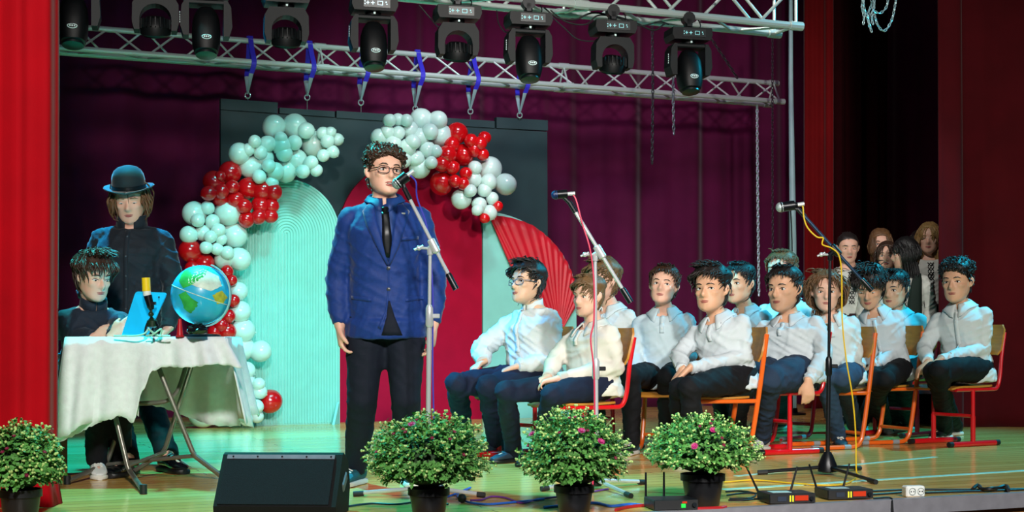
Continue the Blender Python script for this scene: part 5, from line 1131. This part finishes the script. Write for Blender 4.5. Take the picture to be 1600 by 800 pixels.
# boy at the table
Y = 7.4
SWT = mat('dark_navy_sweater', '#101f30', 0.8, var=0.1, vscale=20, bump=0.3, bscale=30, bdist=0.01, sheen=0.15)
B = person('boy in a dark sweater sitting at the table and reading from a tablet', Y, (147, 432, 70, -46, -14, 0, 0), (146, 483, .06), -30, .165, (138, .49, .12),
    ((108, 524, .02), (183, 512, -.02)), ((148, 527, -.16), (176, 524, -.2)), ((1, -.2, -.05, 'back', .8, (0, 0, 1)), (.7, -.5, -.1, 'back', .9, (0, 0, 1))), ((148, 606, -.22), (190, 606, -.26)), ((152, 745, -20), (186, 740, -24)),
    k=.94, hs='bowl', hc='brown', top=SWT, topc='sweater', hem=-.19, ease=.02, trous=BLK, shoes=(SW, SOLEW), seed=11, squint=.7, gaze=(0, -1))
# simple wooden chair under him
cw = mat('brown_chair_wood', '#6e3d1a', 0.5, var=0.2, vscale=12, stretch=(1, 1, 4)); hp = B['hp']
root = thing('wooden_chair', 'brown wooden chair hidden behind the white tablecloth', 'chair', (hp.x, hp.y, 0), math.radians(30))
m = M(); m.box((0, 0, .385), (.38, .38, .025), bevel=.008); obj('seat', m, cw, root, True, smooth=False)
for x, y, z in ((-.165, -.165, .375), (.165, -.165, .375), (-.165, .17, .8), (.165, .17, .8)):
    m = M(); m.box((x, y, z / 2), (.034, .034, z), bevel=.004); obj('leg', m, cw, root, True, smooth=False)
for z in (.6, .74):
    m = M(); m.box((0, .175, z), (.32, .02, .07), bevel=.004); obj('back_slat', m, cw, root, True, smooth=False)

# seated boys ------------------------------------------------------------
SIT = []
def seated(label, Y, head, neck, ta, sw, hipx, seat, el, wr, hd, kn, ft, chair_=None, **kw):
    k = kw.get('k', .95)
    R = person(label, Y, head, neck, ta, sw, (hipx, seat + .092 * k, 0), el, wr, hd, kn, ft, group='boys in white shirts on the chairs', **kw)
    if chair_:
        lab, a, kind, fm = chair_; av = math.radians(a); bk = Vector((math.sin(av), math.cos(av), 0))
        chair(lab, (R['hp'].x + bk.x * -.13, R['hp'].y + bk.y * -.13, 0), a, seat, kind, fm)
    return R
dn = (-.6, .7, -.1, 'down', .45)
seated('boy in glasses and a collarless white shirt on the chair beside the red drape', 8.55, (823, 443, 63, 48, 8, 4, 0), (832, 485, .03), 42, .165, 836, .385,
    ((752, 545, .0), (862, 566, -.12)), ((755, 566, -.12), (806, 573, -.24)), ((-.6, .35, -.1, 'down', .9), (-.7, .25, -.1, 'down', .35)), ((713, 600, -.26), (762, 604, -.34)), ((728, 703, 40), (776, 712, 45)),
    ('school chair with only a corner of its wooden backrest showing beside the red drape', 52, 'A', redf), k=.95, g=1.12, skin='olive', hs='messy', hc='dark', top=W1, topc='band', ease=.026, sleeve=1.18, trous=NAVY, shoes=(SN_, SOLEB), spec=mat('clear_blue_frame', '#5a6a80', 0.2), seed=21, gaze=(1, 1), crease=.009)
seated('fair-haired boy with clasped hands in an ivory polo shirt behind the middle microphone stand', 7.85, (919, 463, 60, 46, -2, 0, 0), (927, 512, .03), 48, .15, 928, .372,
    ((868, 560, .05), (962, 574, -.1)), ((856, 590, -.1), (870, 592, -.22)), ((-.8, .25, .0, 'down', .7), (-.9, .2, .12, 'down', .8)), ((790, 612, -.18), (862, 616, -.32)), ((803, 722, 48), (845, 727, 50)),
    ('red-framed school chair with curved tube behind the fair-haired boy', 68, 'A', redf), k=.9, g=1.02, hs='crop_side', hc='dkblond', top=W2, ease=.022, trous=NAVY, shoes=(SN_, SOLEB), seed=22)
seated('boy with spiky light hair, mostly hidden behind the fair-haired boy', 9.3, (941, 440, 62, 55, 0, 0, 0), (954, 486, .03), 45, .165, 960, .4,
    ((915, 550, 0), (988, 550, -.06)), ((925, 575, -.15), (955, 578, -.2)), (dn, dn), ((900, 600, -.3), (930, 602, -.35)), ((905, 690, 45), (935, 694, 45)),
    ('red-framed school chair showing between the fair-haired boy and his neighbour', 58, 'A', redf), k=.95, hs='messy', hc='dkblond', top=W1, trous=BLK, shoes=(SD, SOLEW), seed=23, vox=.011)
seated('boy with tilted chin in a pale polo shirt against the wine curtain', 8.95, (1037, 446, 59, 16, 7, -6, 0), (1038, 490, .03), 14, .165, 1040, .39,
    ((991, 556, 0), (1077, 556, 0)), ((1000, 592, -.16), (1054, 588, -.2)), (dn, dn), ((986, 586, -.36), (1042, 588, -.38)), ((987, 710, 24), (1043, 704, 8)),
    ('school chair with dark seat under the boy with tilted chin', 25, 'B', orf), k=.95, skin='fair', hs='crop', hc='brown', top=W3, trous=BLK, shoes=(SD, SOLEW), seed=24, gaze=(.6, .6))
seated('dark-haired boy gazing upward with hands together in a white polo shirt', 8.4, (1111, 452, 69, 32, 2, 2, 0), (1120, 500, .03), 38, .172, 1142, .38,
    ((1060, 556, .0), (1162, 558, -.1)), ((1066, 578, -.16), (1076, 576, -.26)), ((-.55, .7, -.1, 'down', .5), (-.6, .6, .05, 'down', .5)), ((1062, 606, -.3), (1078, 606, -.42)), ((1066, 716, 40), (1086, 724, 40)),
    ('orange-framed school chair under the boy gazing upward', 78, 'B', orf), k=.97, g=1.02, skin='tan', hs='messy', hc='dark', top=W4, trous=BLK, shoes=(SD, SOLEW), seed=25, gaze=(.9, 1.2), crease=.008)
seated('boy with blue-lit hair peeking out behind the boy gazing upward', 9.7, (1155, 443, 60, 42, 0, 0, 0), (1164, 488, .03), 35, .16, 1172, .4,
    ((1135, 545, 0), (1192, 545, -.05)), ((1140, 575, -.15), (1170, 578, -.2)), (dn, dn), ((1125, 598, -.3), (1150, 600, -.35)), ((1128, 676, 40), (1152, 680, 40)),
    ('school chair behind the boy gazing upward, hidden but for its legs', 50, 'B', redf), k=.95, skin='olive', hs='crop', hc='black', top=W3, trous=JEAN, shoes=(SD, SOLEW), seed=26, vox=.011)
seated('stout boy in a white long-sleeved top gripping the edge of his chair', 8.95, (1225, 452, 68, 40, 0, 2, 0), (1233, 500, .03), 34, .19, 1238, .405,
    ((1172, 556, .02), (1288, 556, -.2)), ((1186, 584, -.18), (1263, 596, -.36)), (dn, (.0, 1, .0, 'back', .5, (-1, 0, 0))), ((1160, 594, -.36), (1202, 592, -.42)), ((1150, 696, 42), (1190, 704, 36)),
    ('red-framed school chair under the stout boy gripping its edge', 66, 'A', redf), k=1.0, g=1.28, skin='tan', hs='crop', hc='dark', top=W4, topc='polo', trous=JEAN, shoes=(SW, SOLEW), seed=27, crease=.009)
seated('boy with cyan-lit hair half hidden behind the stout boy', 10.2, (1221, 424, 60, 40, 0, 0, 0), (1228, 470, .03), 30, .18, 1230, .42,
    ((1185, 540, 0), (1268, 540, -.05)), ((1200, 570, -.15), (1245, 572, -.2)), (dn, dn), ((1190, 590, -.35), (1220, 592, -.38)), ((1192, 668, 35), (1222, 670, 35)),
    ('school chair behind the stout boy, hidden but for its legs', 45, 'B', redf), k=.98, hs='crop', hc='ltbrown', top=W3, trous=JEAN, shoes=(SD, SOLEW), seed=28, vox=.011)
seated('boy with wavy chin-length hair in a white polo shirt behind the black tripod stand', 9.3, (1291, 455, 60, 12, -3, 0, 0), (1296, 500, .03), 14, .15, 1312, .39,
    ((1265, 552, 0), (1336, 554, -.03)), ((1290, 582, -.18), (1315, 584, -.2)), ((-.1, .9, -.2, 'down', .4), (-.5, .7, -.2, 'down', .4)), ((1288, 588, -.34), (1316, 590, -.36)), ((1310, 698, 4), (1336, 680, 0)),
    ('orange-framed school chair under the boy with wavy hair', 68, 'B', orf), k=.93, hs='wavy', hc='ltbrown', top=W1, trous=JEAN2, shoes=(SN_, SOLEB, False, SOLEW), seed=29)
seated('boy with bowed head in a white open-collared shirt', 9.75, (1358, 448, 60, 24, -26, 0, -.04), (1366, 490, .03), 24, .155, 1388, .4,
    ((1338, 548, .0), (1402, 552, -.06)), ((1345, 574, -.18), (1362, 572, -.24)), (dn, dn), ((1366, 590, -.36), (1384, 592, -.42)), ((1382, 676, 6), (1346, 672, 10)),
    ('orange-framed school chair under the boy with bowed head', 70, 'B', orf), k=.95, skin='tan', hs='bowl', hc='dark', top=W4, topc='open', trous=BLK, shoes=(SW, SOLEW, True), seed=30, squint=.5, gaze=(0, -1.5))
seated('boy with black blue-lit hair mostly hidden behind the boy with bowed head', 10.5, (1397, 452, 56, 40, -6, 0, 0), (1404, 494, .03), 35, .165, 1415, .42,
    ((1385, 548, 0), (1430, 546, -.05)), ((1390, 572, -.12), (1412, 574, -.2)), (dn, dn), ((1390, 590, -.3), (1410, 592, -.35)), ((1400, 670, 40), (1418, 672, 40)),
    ('school chair with pale backrest behind the boy with bowed head', 45, 'A', redf), k=.95, skin='olive', hs='crop', hc='black', top=W3, trous=BLK, shoes=(SD, SOLEW), seed=31, vox=.011)
seated('boy with curly black hair in a buttoned white shirt by the dark red curtain', 9.6, (1495, 440, 62, 38, -2, 2, 0), (1500, 482, .03), 34, .17, 1512, .405,
    ((1444, 544, .0), (1536, 546, -.08)), ((1450, 566, -.2), (1468, 563, -.28)), ((-.6, .5, -.1, 'down', .5), (-.7, .4, -.05, 'down', .5)), ((1458, 580, -.34), (1468, 578, -.44)), ((1492, 680, 50), (1476, 686, 44)),
    ('red-framed school chair standing last in the row by the dark red curtain', 60, 'A', redf), k=1.0, skin='tan', hs='curlytop', hc='black', top=W1, topc='shirt', trous=BLK, shoes=(SD, SOLEW), seed=32, squint=.8)
# ------------------------------------------------------------------ girls in the wing
BL = wsh('white_blouse_linen', '#d2d4cc'); VEST = mat('dark_green_vest', '#12241e', 0.8, var=0.1); EMB = mat('black_embroidery', '#0c0e12', 0.7); SKIRT = mat('dark_pleated_skirt', '#2a0a18', 0.8, var=0.15)
def girl(label, Y, head, hair_, hc, sw=.16, yaw=None, vest=False, emb=True, arm=None, seed=50, spec=None, squint=1.0, k=.98, face_on=True, ta=None):
    x, y, Hpx, hyaw, pit, rol = head; ta = hyaw * .6 if ta is None else ta; ny = y + Hpx * .5 + 10; nx = x + 1; s_ = F / Y
    nz = HC - (ny - YH) / F * Y; hz = nz - .5 * k; hip = (nx, hz, .02)
    ey = ny + .30 * s_; wy = ny + .52 * s_
    ex = .2 * s_ * math.cos(math.radians(ta))
    el = ((nx - ex, ey, .03), (nx + ex, ey, .03)); wr = ((nx - ex * .9, wy, -.06), (nx + ex * .9, wy, -.06))
    if arm: wr = (arm, wr[1]) if arm[0] < nx else (wr[0], arm)
    fy = YH + F * HC / Y
    R = person(label, Y, (x, y, Hpx, hyaw, pit, rol, 0), (nx, ny, .03), ta, sw, hip, el, wr, ((0, 1, -.1, 'in', .4), (0, 1, -.1, 'in', .4)), ((nx - 9, YH + F * (HC - .46) / Y, 0), (nx + 9, YH + F * (HC - .46) / Y, 0)), ((nx - 10, fy, ta + 8), (nx + 10, fy, ta - 8)),
        k=k, g=.93, skin='fair', hs=hair_, hc=hc, group='girls in folk costume in the wing', top=BL, topc='blouse', hem=-.16, ease=.022, sleeve=1.35, trous=BLK, shoes=(SD, SOLEB), seed=seed, vox=.011, squint=squint, spec=spec, face_on=face_on, crease=.007)
    t = R['top_tree']; hp, up, ln, lat = R['hp'], R['up'], R['ln'], R['lat']
    def fp(f, q, off=.011):
        c = hp + up * ln * f; l = lat(f); fw = l.cross(up); h = hit(t, c + l * q + fw * .5, -fw); return (h[0] if h else c + l * q + fw * .12) + fw * off
    # skirt
    m = M(); rg = []
    for f, r in ((.2, .155), (.05, .18), (-.25, .23), (-.6, .27), (-.9, .3)):
        c = hp + up * ln * f; rg.append([c + lat(0) * r * (1 + .05 * math.sin(10 * t_)) * math.cos(t_) + lat(0).cross(up) * r * .85 * (1 + .05 * math.sin(10 * t_)) * math.sin(t_) for t_ in [2 * math.pi * j / 40 for j in range(40)]])
    m.loft(rg); obj('skirt', m, SKIRT, R['root'])
    if vest:
        for s in (-1, 1):
            m = M(); m.sheet([[fp(f, s * q) for q in ((.028 + .05 * max(0, f - .45) * 2), .07, .11, .135)] for f in (.1, .25, .4, .55, .7, .82, .92)], -.006 * s); obj('vest', m, VEST, R['top'], sharp=None)
    if emb:
        m = M()
        for i in range(7):
            f = .35 + .075 * i
            for q in (-.012, .012):
                p0, p1 = fp(f, q - .012, .006), fp(f + .06, q + .012, .006); m.tube([p0, p1], .0035, 5); p0, p1 = fp(f, q + .012, .006), fp(f + .06, q - .012, .006); m.tube([p0, p1], .0035, 5)
        obj('embroidery', m, EMB, R['top'])
    return R
girl('girl with hair tied back and lowered eyes in an embroidered white blouse', 12.0, (1325, 387, 45, 4, -8, 0), 'tied', 'dark', seed=51, squint=.5)
girl('girl with a fringe standing behind the others in a white blouse', 12.3, (1376, 381, 44, 8, -4, 0), 'bangs', 'ltbrown', seed=52)
girl('girl with straight brown hair looking ahead between two taller girls', 11.85, (1386, 400, 43, 20, 0, 0), 'long', 'brown', seed=53, emb=False)
girl('girl with long dark hair and a dark green vest turned away', 11.5, (1413, 395, 46, 100, -8, 0), 'long', 'black', vest=True, seed=54, ta=20)
girl('girl with dark hair and glasses beside the long-haired blonde girl', 12.65, (1438, 383, 44, 14, -4, 0), 'long', 'dark', seed=55, spec=mat('thin_dark_frame', '#1a1616', 0.3, 0.4), squint=.7)
Gb = girl('girl with very long blond hair and a wristband, half hidden by the dark red curtain', 12.12, (1452, 372, 46, 22, -4, 0), 'long', 'blond', seed=56, squint=.7, vest=False, arm=(1432, 488, -.12))
T = Gb['T']
for k_ in range(1):
    rnd = random.Random(9); m = M()
    for i in range(34):
        x0 = -.34 + rnd.uniform(-.06, .08); y0 = .05 + rnd.uniform(-.1, .2); pts = [T(Vector((x0 * .95, y0 - .05, .6)))]
        for q in range(1, 8): pts.append(T(Vector((x0 - .05 * math.sin(q * .6) - .02 * q + rnd.uniform(-.02, .02), y0 + .12 * min(q, 3) / 3 + rnd.uniform(-.02, .02), .6 - .29 * q))))
        m.tube(pts, [.04 * T.H] * 6 + [.03 * T.H, .008 * T.H], 5)
    obj('hair_front', m, HAIRM['blond'], Gb['root'], sharp=None)
w0 = Gb['WR'][0]; d = (w0 - Gb['EL'][0]).normalized(); m = M(); m.tube([w0 - d * .02, w0 - d * .018, w0 + d * .018, w0 + d * .02], [.036, .041, .041, .036], 14); obj('wristband', m, mat('dark_blue_wristband', '#141a38', 0.5), Gb['root'])

# ------------------------------------------------------------------ the table
TZt = 0.718
tl, tr_ = PX(102, YH, 6.98), PX(352, YH, 7.02)
tc = (tl + tr_) / 2; ax_ = (tr_ - tl); TW = ax_.length; ax_.normalize(); ay_ = Vector((-ax_.y, ax_.x, 0)); TD = .52
def TP(s, d, z): p = tl + ax_ * s + ay_ * d; p.z = z; return p
root = thing('folding_table', 'folding table with bent steel tube legs under a white cloth', 'table', (tc.x, tc.y + .26, 0))
steelp = mat('brown_grey_steel_tube', '#7c7a70', 0.3, 0.5, var=0.1)
m = M(); m.add([TP(s, d, z) for s in (0.01, TW - .01) for d in (.01, TD) for z in (TZt - .03, TZt - .006)], [(0, 1, 3, 2), (4, 6, 7, 5), (0, 4, 5, 1), (2, 3, 7, 6), (0, 2, 6, 4), (1, 5, 7, 3)]); obj('table_top', m, mat('table_board', '#8a7a60', 0.5), root, smooth=False)
def leg(pts, r=.0125): m = M(); m.tube(pts, r, 10); return obj('leg', m, steelp, root)
zt_ = TZt - .03
f1, f2, f3, f4 = gz(GR(105, 757), .014), gz(GR(224, 772), .014), gz(GR(206, 742), .014), gz(GR(347, 749), .014)
leg([PX(158, 560, 7.12), PX(199, 727, 7.04), PX(203, 736, 7.03), f2]); leg([PX(222, 560, 7.3), PX(170, 715, 7.34), PX(163, 726, 7.35), f1])
leg([PX(242, 560, 7.1), PX(300, 704, 7.1), PX(305, 713, 7.1), f4]); leg([PX(303, 560, 7.3), PX(259, 698, 7.38), PX(254, 708, 7.39), f3])
m = M(); m.tube(bez([PX(210, 631, 7.2), PX(255, 628, 7.2), PX(272, 618, 7.22), PX(282, 600, 7.24), PX(293, 562, 7.26)], 5), .0115, 10); obj('folding_brace', m, steelp, root)
def bar(a, b, r=.01): m = M(); m.tube([a, b], r, 8); obj('stretcher', m, steelp, root)
bar(PX(166, 726, 7.33), PX(304, 712, 7.12)); bar(PX(200, 728, 7.03), PX(258, 706, 7.37))
for p in (f1, f2, f3, f4):
    m = M(); m.tube([p - Vector((0, 0, .013)), p + Vector((0, 0, .03))], .017, 10); obj('rubber_foot', m, rubber, root)
# the cloth: top plus a draped skirt with a lifted, scalloped hem
clm = mat('white_damask_cloth', '#eaf0f3', 0.75, var=0.05, vscale=30, bump=0.3, bscale=90, bdist=0.004, spec=0.25, sheen=0.1)
def drop(x):                                      # hem pixel row along the front
    pts = [(0, 690), (.06, 680), (.18, 660), (.3, 655), (.36, 648), (.44, 660), (.50, 610), (.56, 578), (.62, 572), (.72, 573), (.8, 572), (.88, 568), (.95, 570), (1, 575)]
    for i in range(len(pts) - 1):
        if x <= pts[i + 1][0]: a, b = pts[i], pts[i + 1]; f = (x - a[0]) / (b[0] - a[0]); f = f * f * (3 - 2 * f); return a[1] + (b[1] - a[1]) * f
    return pts[-1][1]
m = M(); g = []
NS = 70
for j in range(6): g.append([TP(TW * i / NS, TD * (1 - j / 5), TZt + .001 + .0015 * noise.noise(Vector((i * .2, j, 1)))) for i in range(NS + 1)])
for j in range(1, 11):
    q = j / 10; row = []
    for i in range(NS + 1):
        x = i / NS; zh = HC - (drop(x) + 2.2 * abs(math.sin(i * .9)) - YH) / F * 6.95; z = TZt - (TZt - zh) * q
        fold = (.022 * math.sin(x * 38 + .8 + 2 * math.sin(x * 7)) + .018 * math.sin(x * 17)) * q ** .6; fl_ = -.035 * q - fold
        sx = TW * x + (-.05 * q * (1 - x) ** 4) + (.09 * q * x ** 6)
        row.append(TP(sx, fl_ - .006 * min(1, j), z))
    g.append(row)
m.sheet(g, .004)
def side(s0, sgn, zlow, flare):
    g = []
    for j in range(9):
        q = j / 8; row = []
        for i in range(21):
            y = i / 20; z = TZt - (TZt - (zlow + .03 * math.sin(y * 9) + .006 * abs(math.sin(i * 1.2)))) * q; o = sgn * ((flare + .03 * math.sin(y * 14 + 1)) * q + .004)
            row.append(TP(s0 + o, TD * y * 1.0, z))
        g.append(row)
    return g
m.sheet(side(TW, 1, .28, .07), .004); m.sheet(side(0, -1, .26, .04), .004)
g = []
for j in range(9):
    q = j / 8; g.append([TP(TW * i / 40, TD + .012 + (.03 + .022 * math.sin(i * .75)) * q, TZt - (TZt - (.30 + .008 * abs(math.sin(i * 1.1)) + .06 * math.sin(i * .13))) * q) for i in range(41)])
m.sheet(g, -.004)
cl = obj('tablecloth', m, clm, loc=(tc.x, tc.y + .26, TZt), sharp=None); tag(cl, 'white scalloped tablecloth hitched up at one side of the folding table', 'tablecloth')
g = []                                            # second, longer under-layer at the left
for j in range(9):
    q = j / 8; row = []
    for i in range(31):
        x = i / 30 * .46; z0 = TZt - .03; zh = HC - ((694 - 46 * min(1, x / .3) + 3 * abs(math.sin(i * 1.3))) - YH) / F * 7.0; row.append(TP(TW * x - .06 * q * (1 - x * 2) ** 2, .004 - (.012 + .014 * math.sin(x * 40)) * q, z0 - (z0 - zh) * q))
    g.append(row)
m = M(); m.sheet(g, .003); obj('under_layer', m, clm, cl, sharp=None)
ZS = TZt + .004
# tablet
case = mat('sky_blue_tablet_case', '#1fb4e6', 0.35, var=0.04)
Yt = 7.06
c1, c2, c3, c4 = PX(213, 456, Yt + .10), PX(262, 458, Yt + .02), PX(229, 531, Yt - .06), PX(189, 531, Yt + .02)
root = thing('tablet', 'light blue tablet held upright by the boy at the table', 'tablet', (c3 + c4) / 2)
n_ = (c2 - c1).cross(c4 - c1).normalized(); n_ = n_ if n_.y < 0 else -n_
def quad_rounded(a, b, c, d, r=.16):
    P = [a, b, c, d]; out = []
    for i in range(4):
        p, pr, nx = P[i], P[i - 1], P[(i + 1) % 4]; u, v = (pr - p), (nx - p); r0 = .018
        u, v = u.normalized() * r0, v.normalized() * r0
        for t in (0, .33, .66, 1): out.append(p + u * (1 - t) ** 2 + v * t * t)
    return out
def slabq(pts, n, o0, o1, ma, par, name):
    k = len(pts); m = M(); m.add([p + n * o0 for p in pts] + [p + n * o1 for p in pts], [tuple(range(k)), tuple(range(2 * k - 1, k - 1, -1))] + [(i, (i + 1) % k, (i + 1) % k + k, i + k) for i in range(k)]); return obj(name, m, ma, par, smooth=False)
tb = slabq(quad_rounded(c1, c2, c3, c4), n_, 0, .006, case, root, 'case'); slabq(quad_rounded(c1.lerp(c3, .03), c2.lerp(c4, .03), c3.lerp(c1, .03), c4.lerp(c2, .03)), n_, -.004, 0, rubber, root, 'screen')
m = M(); m.ball(c2.lerp(c4, .1) + n_ * .007 + (c1 - c2) * .1, .005, 8, 5); obj('camera_lens', m, rubber, tb)
# small table light
p0 = PX(236, YH, 6.98); p0.z = ZS
root = thing('table_light', 'small lamp with a yellow tube head on a black tripod beside the globe', 'lamp', p0)
k = 6.98 / F
yl = mat('yellow_tube', '#e8c81a', 0.4, emit='#e8c010', estr=0.15)
def Q(px, py, d=0): return PX(px, py, 6.98 + d)
m = M(); m.tube([Q(229, 455), Q(228, 434)], .0205, 16); obj('tube_head', m, yl, root)
m = M(); m.tube([Q(230, 462), Q(229.5, 455)], .019, 16); obj('collar', m, wpl, root)
m = M(); m.tube([Q(235, 478), Q(231, 462)], [.017, .021], 12); m.tube([Q(235, 478), Q(237, 484)], [.02, .012], 10); m.box(Q(240, 474), (.02, .03, .015)); obj('holder', m, stblk, root)
m = M(); m.tube([Q(236, 482), Q(236, 493)], .007, 8); m.ball(Q(236, 491), .014, 10, 6); m.lathe(Q(238, 505), [(.012, -.022), (.026, -.016), (.027, .012), (.012, .024)], 12); obj('stem', m, mat('dark_green_plastic', '#16301e', 0.4), root)
for px, d in ((226, -.02), (250, -.04), (240, .08)):
    m = M(); e = Q(px, 531, d); e.z = ZS + .006; m.tube(bez([Q(237, 496), Q((237 + px) / 2 + (px - 237) * .2, 508, d / 2), e], 5), .006, 6); obj('tripod_leg', m, stblk, root)
mint = mat('pale_mint_cord', '#9fe0c8', 0.5)
def cord(lab, pts): m = M(); P = [Q(*q) for q in pts]; [setattr(p, 'z', max(p.z, ZS + .005)) for p in P]; m.tube(bez(P, 7), .0045, 6); tag(obj('light_cord', m, mint, loc=P[0]), lab, 'cord', 'mint cords on the table')
cord('pale mint cord trailing over the table towards the boy', [(178, 533, -.04), (195, 533, -.05), (212, 530, -.06), (226, 521, -.06), (233, 512, -.05)])
cord('pale mint cord looped round the foot of the lamp', [(228, 531, -.06), (240, 522, -.07), (232, 514, -.06), (246, 524, -.06), (256, 531, -.06), (266, 532, -.05)])
cord('pale mint cord arching over the lamp foot', [(236, 531, -.08), (243, 520, -.08), (252, 514, -.06), (250, 524, -.05), (243, 530, -.05)])
# globe
def lerp3(a, b, t): return a + (b - a) * t
gc = PX(314, 461, 7.12); gr_ = 46.5 * 7.12 / F
root = thing('globe', 'school globe with sky blue oceans on a curved white arm', 'globe', gz(gc, ZS))
sea = mat('globe_ocean', '#2cbdea', 0.35, var=0.08, vscale=6, coat=0.3); land = mat('globe_green_land', '#35b04a', 0.4, var=0.35, vscale=25); pale = mat('globe_pale_land', '#d6ecdc', 0.4, var=0.15, vscale=30); yland = mat('globe_yellow_land', '#b9b83a', 0.4, var=0.3, vscale=40)
m = M(); m.ball(gc, gr_, 36, 24); ball = obj('sphere', m, sea, root)
def cont(pts, ma, seed):
    def on(px, py):
        x, z = (px - 314) / 46.5, -(py - 461) / 46.5; r2 = x * x + z * z
        if r2 > .96: s = math.sqrt(.96 / r2); x, z = x * s, z * s; r2 = .96
        return gc + Vector((x, -math.sqrt(1 - r2), z)) * (gr_ * 1.006)
    cx = sum(p[0] for p in pts) / len(pts); cy = sum(p[1] for p in pts) / len(pts); m = M(); ring = []
    for i in range(len(pts)):
        a, b = pts[i], pts[(i + 1) % len(pts)]
        for q in range(5):
            t_ = q / 5; jx = 2.2 * noise.noise(Vector((i + t_, seed, 0)) * 3); ring.append((a[0] + (b[0] - a[0]) * t_ + jx, a[1] + (b[1] - a[1]) * t_ + jx * .6))
    n = len(ring); vs = []
    for f in (0, .25, .5, .75, 1): vs += [on(cx + (x - cx) * f, cy + (y - cy) * f) for x, y in ring]
    m.add(vs, [(j * n + i, j * n + (i + 1) % n, (j + 1) * n + (i + 1) % n, (j + 1) * n + i) for j in range(4) for i in range(n)]); obj('continent', m, ma, ball)
cont([(287, 440), (292, 424), (310, 417), (330, 418), (328, 432), (312, 446), (296, 452)], land, 1)
cont([(303, 432), (322, 421), (345, 432), (352, 448), (338, 456), (318, 450), (304, 444)], pale, 2)  # overexposed land, the glare put into its pale colour
cont([(288, 462), (300, 456), (308, 466), (320, 474), (314, 484), (305, 490), (297, 484), (294, 472)], land, 3)
cont([(340, 462), (352, 455), (358, 464), (354, 474), (345, 476)], yland, 4)
m = M(); Rt = Matrix.Rotation(math.radians(-20), 3, 'Y'); m.tube([gc + Rt @ Vector((math.cos(t_) * gr_ * 1.004, math.sin(t_) * gr_ * 1.004, 0)) for t_ in [2 * math.pi * i / 48 for i in range(49)]] if False else [gc + Matrix.Rotation(math.radians(20), 3, 'Y') @ Vector((math.cos(t_) * gr_ * 1.003, math.sin(t_) * gr_ * 1.003, 0)) for t_ in [2 * math.pi * i / 48 for i in range(49)]], .0022, 5); obj('equator_line', m, pale, ball)
armm = mat('pale_aqua_globe_arm', '#8fd0d4', 0.35, spec=0.5)
g = []
for i in range(25):
    t_ = math.radians(70 - 170 * i / 24); d = Vector((math.cos(t_), -.25 * math.cos(t_), math.sin(t_))).normalized(); g.append([gc + d * gr_ * 1.05 + Vector((0, q, 0)) for q in (-.013, .013)])
m = M(); m.sheet(g, .007); obj('meridian_arm', m, armm, root)
p = gz(gc, ZS); p.x -= .035
m = M(); m.tube([gz(p, ZS + .01), gz(p, ZS + .05), gc + Vector((-.02, 0, -gr_ * 1.04))], [.02, .014, .012], 12); obj('stem', m, armm, root)
m = M(); m.lathe(gz(gc, ZS), [(.095, 0), (.1, .004), (.09, .012), (.03, .016)], 26); obj('foot', m, mat('dark_blue_foot', '#14202c', 0.35), root)
# red cone and crumpled black bag
p = PX(281, YH, 7.0); p.z = ZS; m = M(); m.lathe(p, [(.022, 0), (.022, .006), (.017, .008), (.011, .06), (.008, .088), (.002, .09)], 16); tag(obj('red_cone', m, mat('red_plastic_cone', '#c01420', 0.35), loc=p), 'small red cone standing beside the globe', 'cone')
p = PX(308, YH, 6.93); p.z = ZS + .016; m = M(); m.ball(p + Vector((0, 0, .014)), (.052, .03, .03), 24, 16); m.v = [tuple(Vector(v) + (Vector(v) - p).normalized() * .014 * (noise.noise(Vector(v) * 55) + .6 * noise.noise(Vector(v) * 120))) for v in m.v]; m.v = [(a, b, max(c, ZS + .013)) for a, b, c in m.v]
tag(obj('plastic_bag', m, mat('black_plastic_film', '#0c1418', 0.18, coat=0.5), loc=p), 'crumpled black plastic bag in front of the globe foot', 'bag')
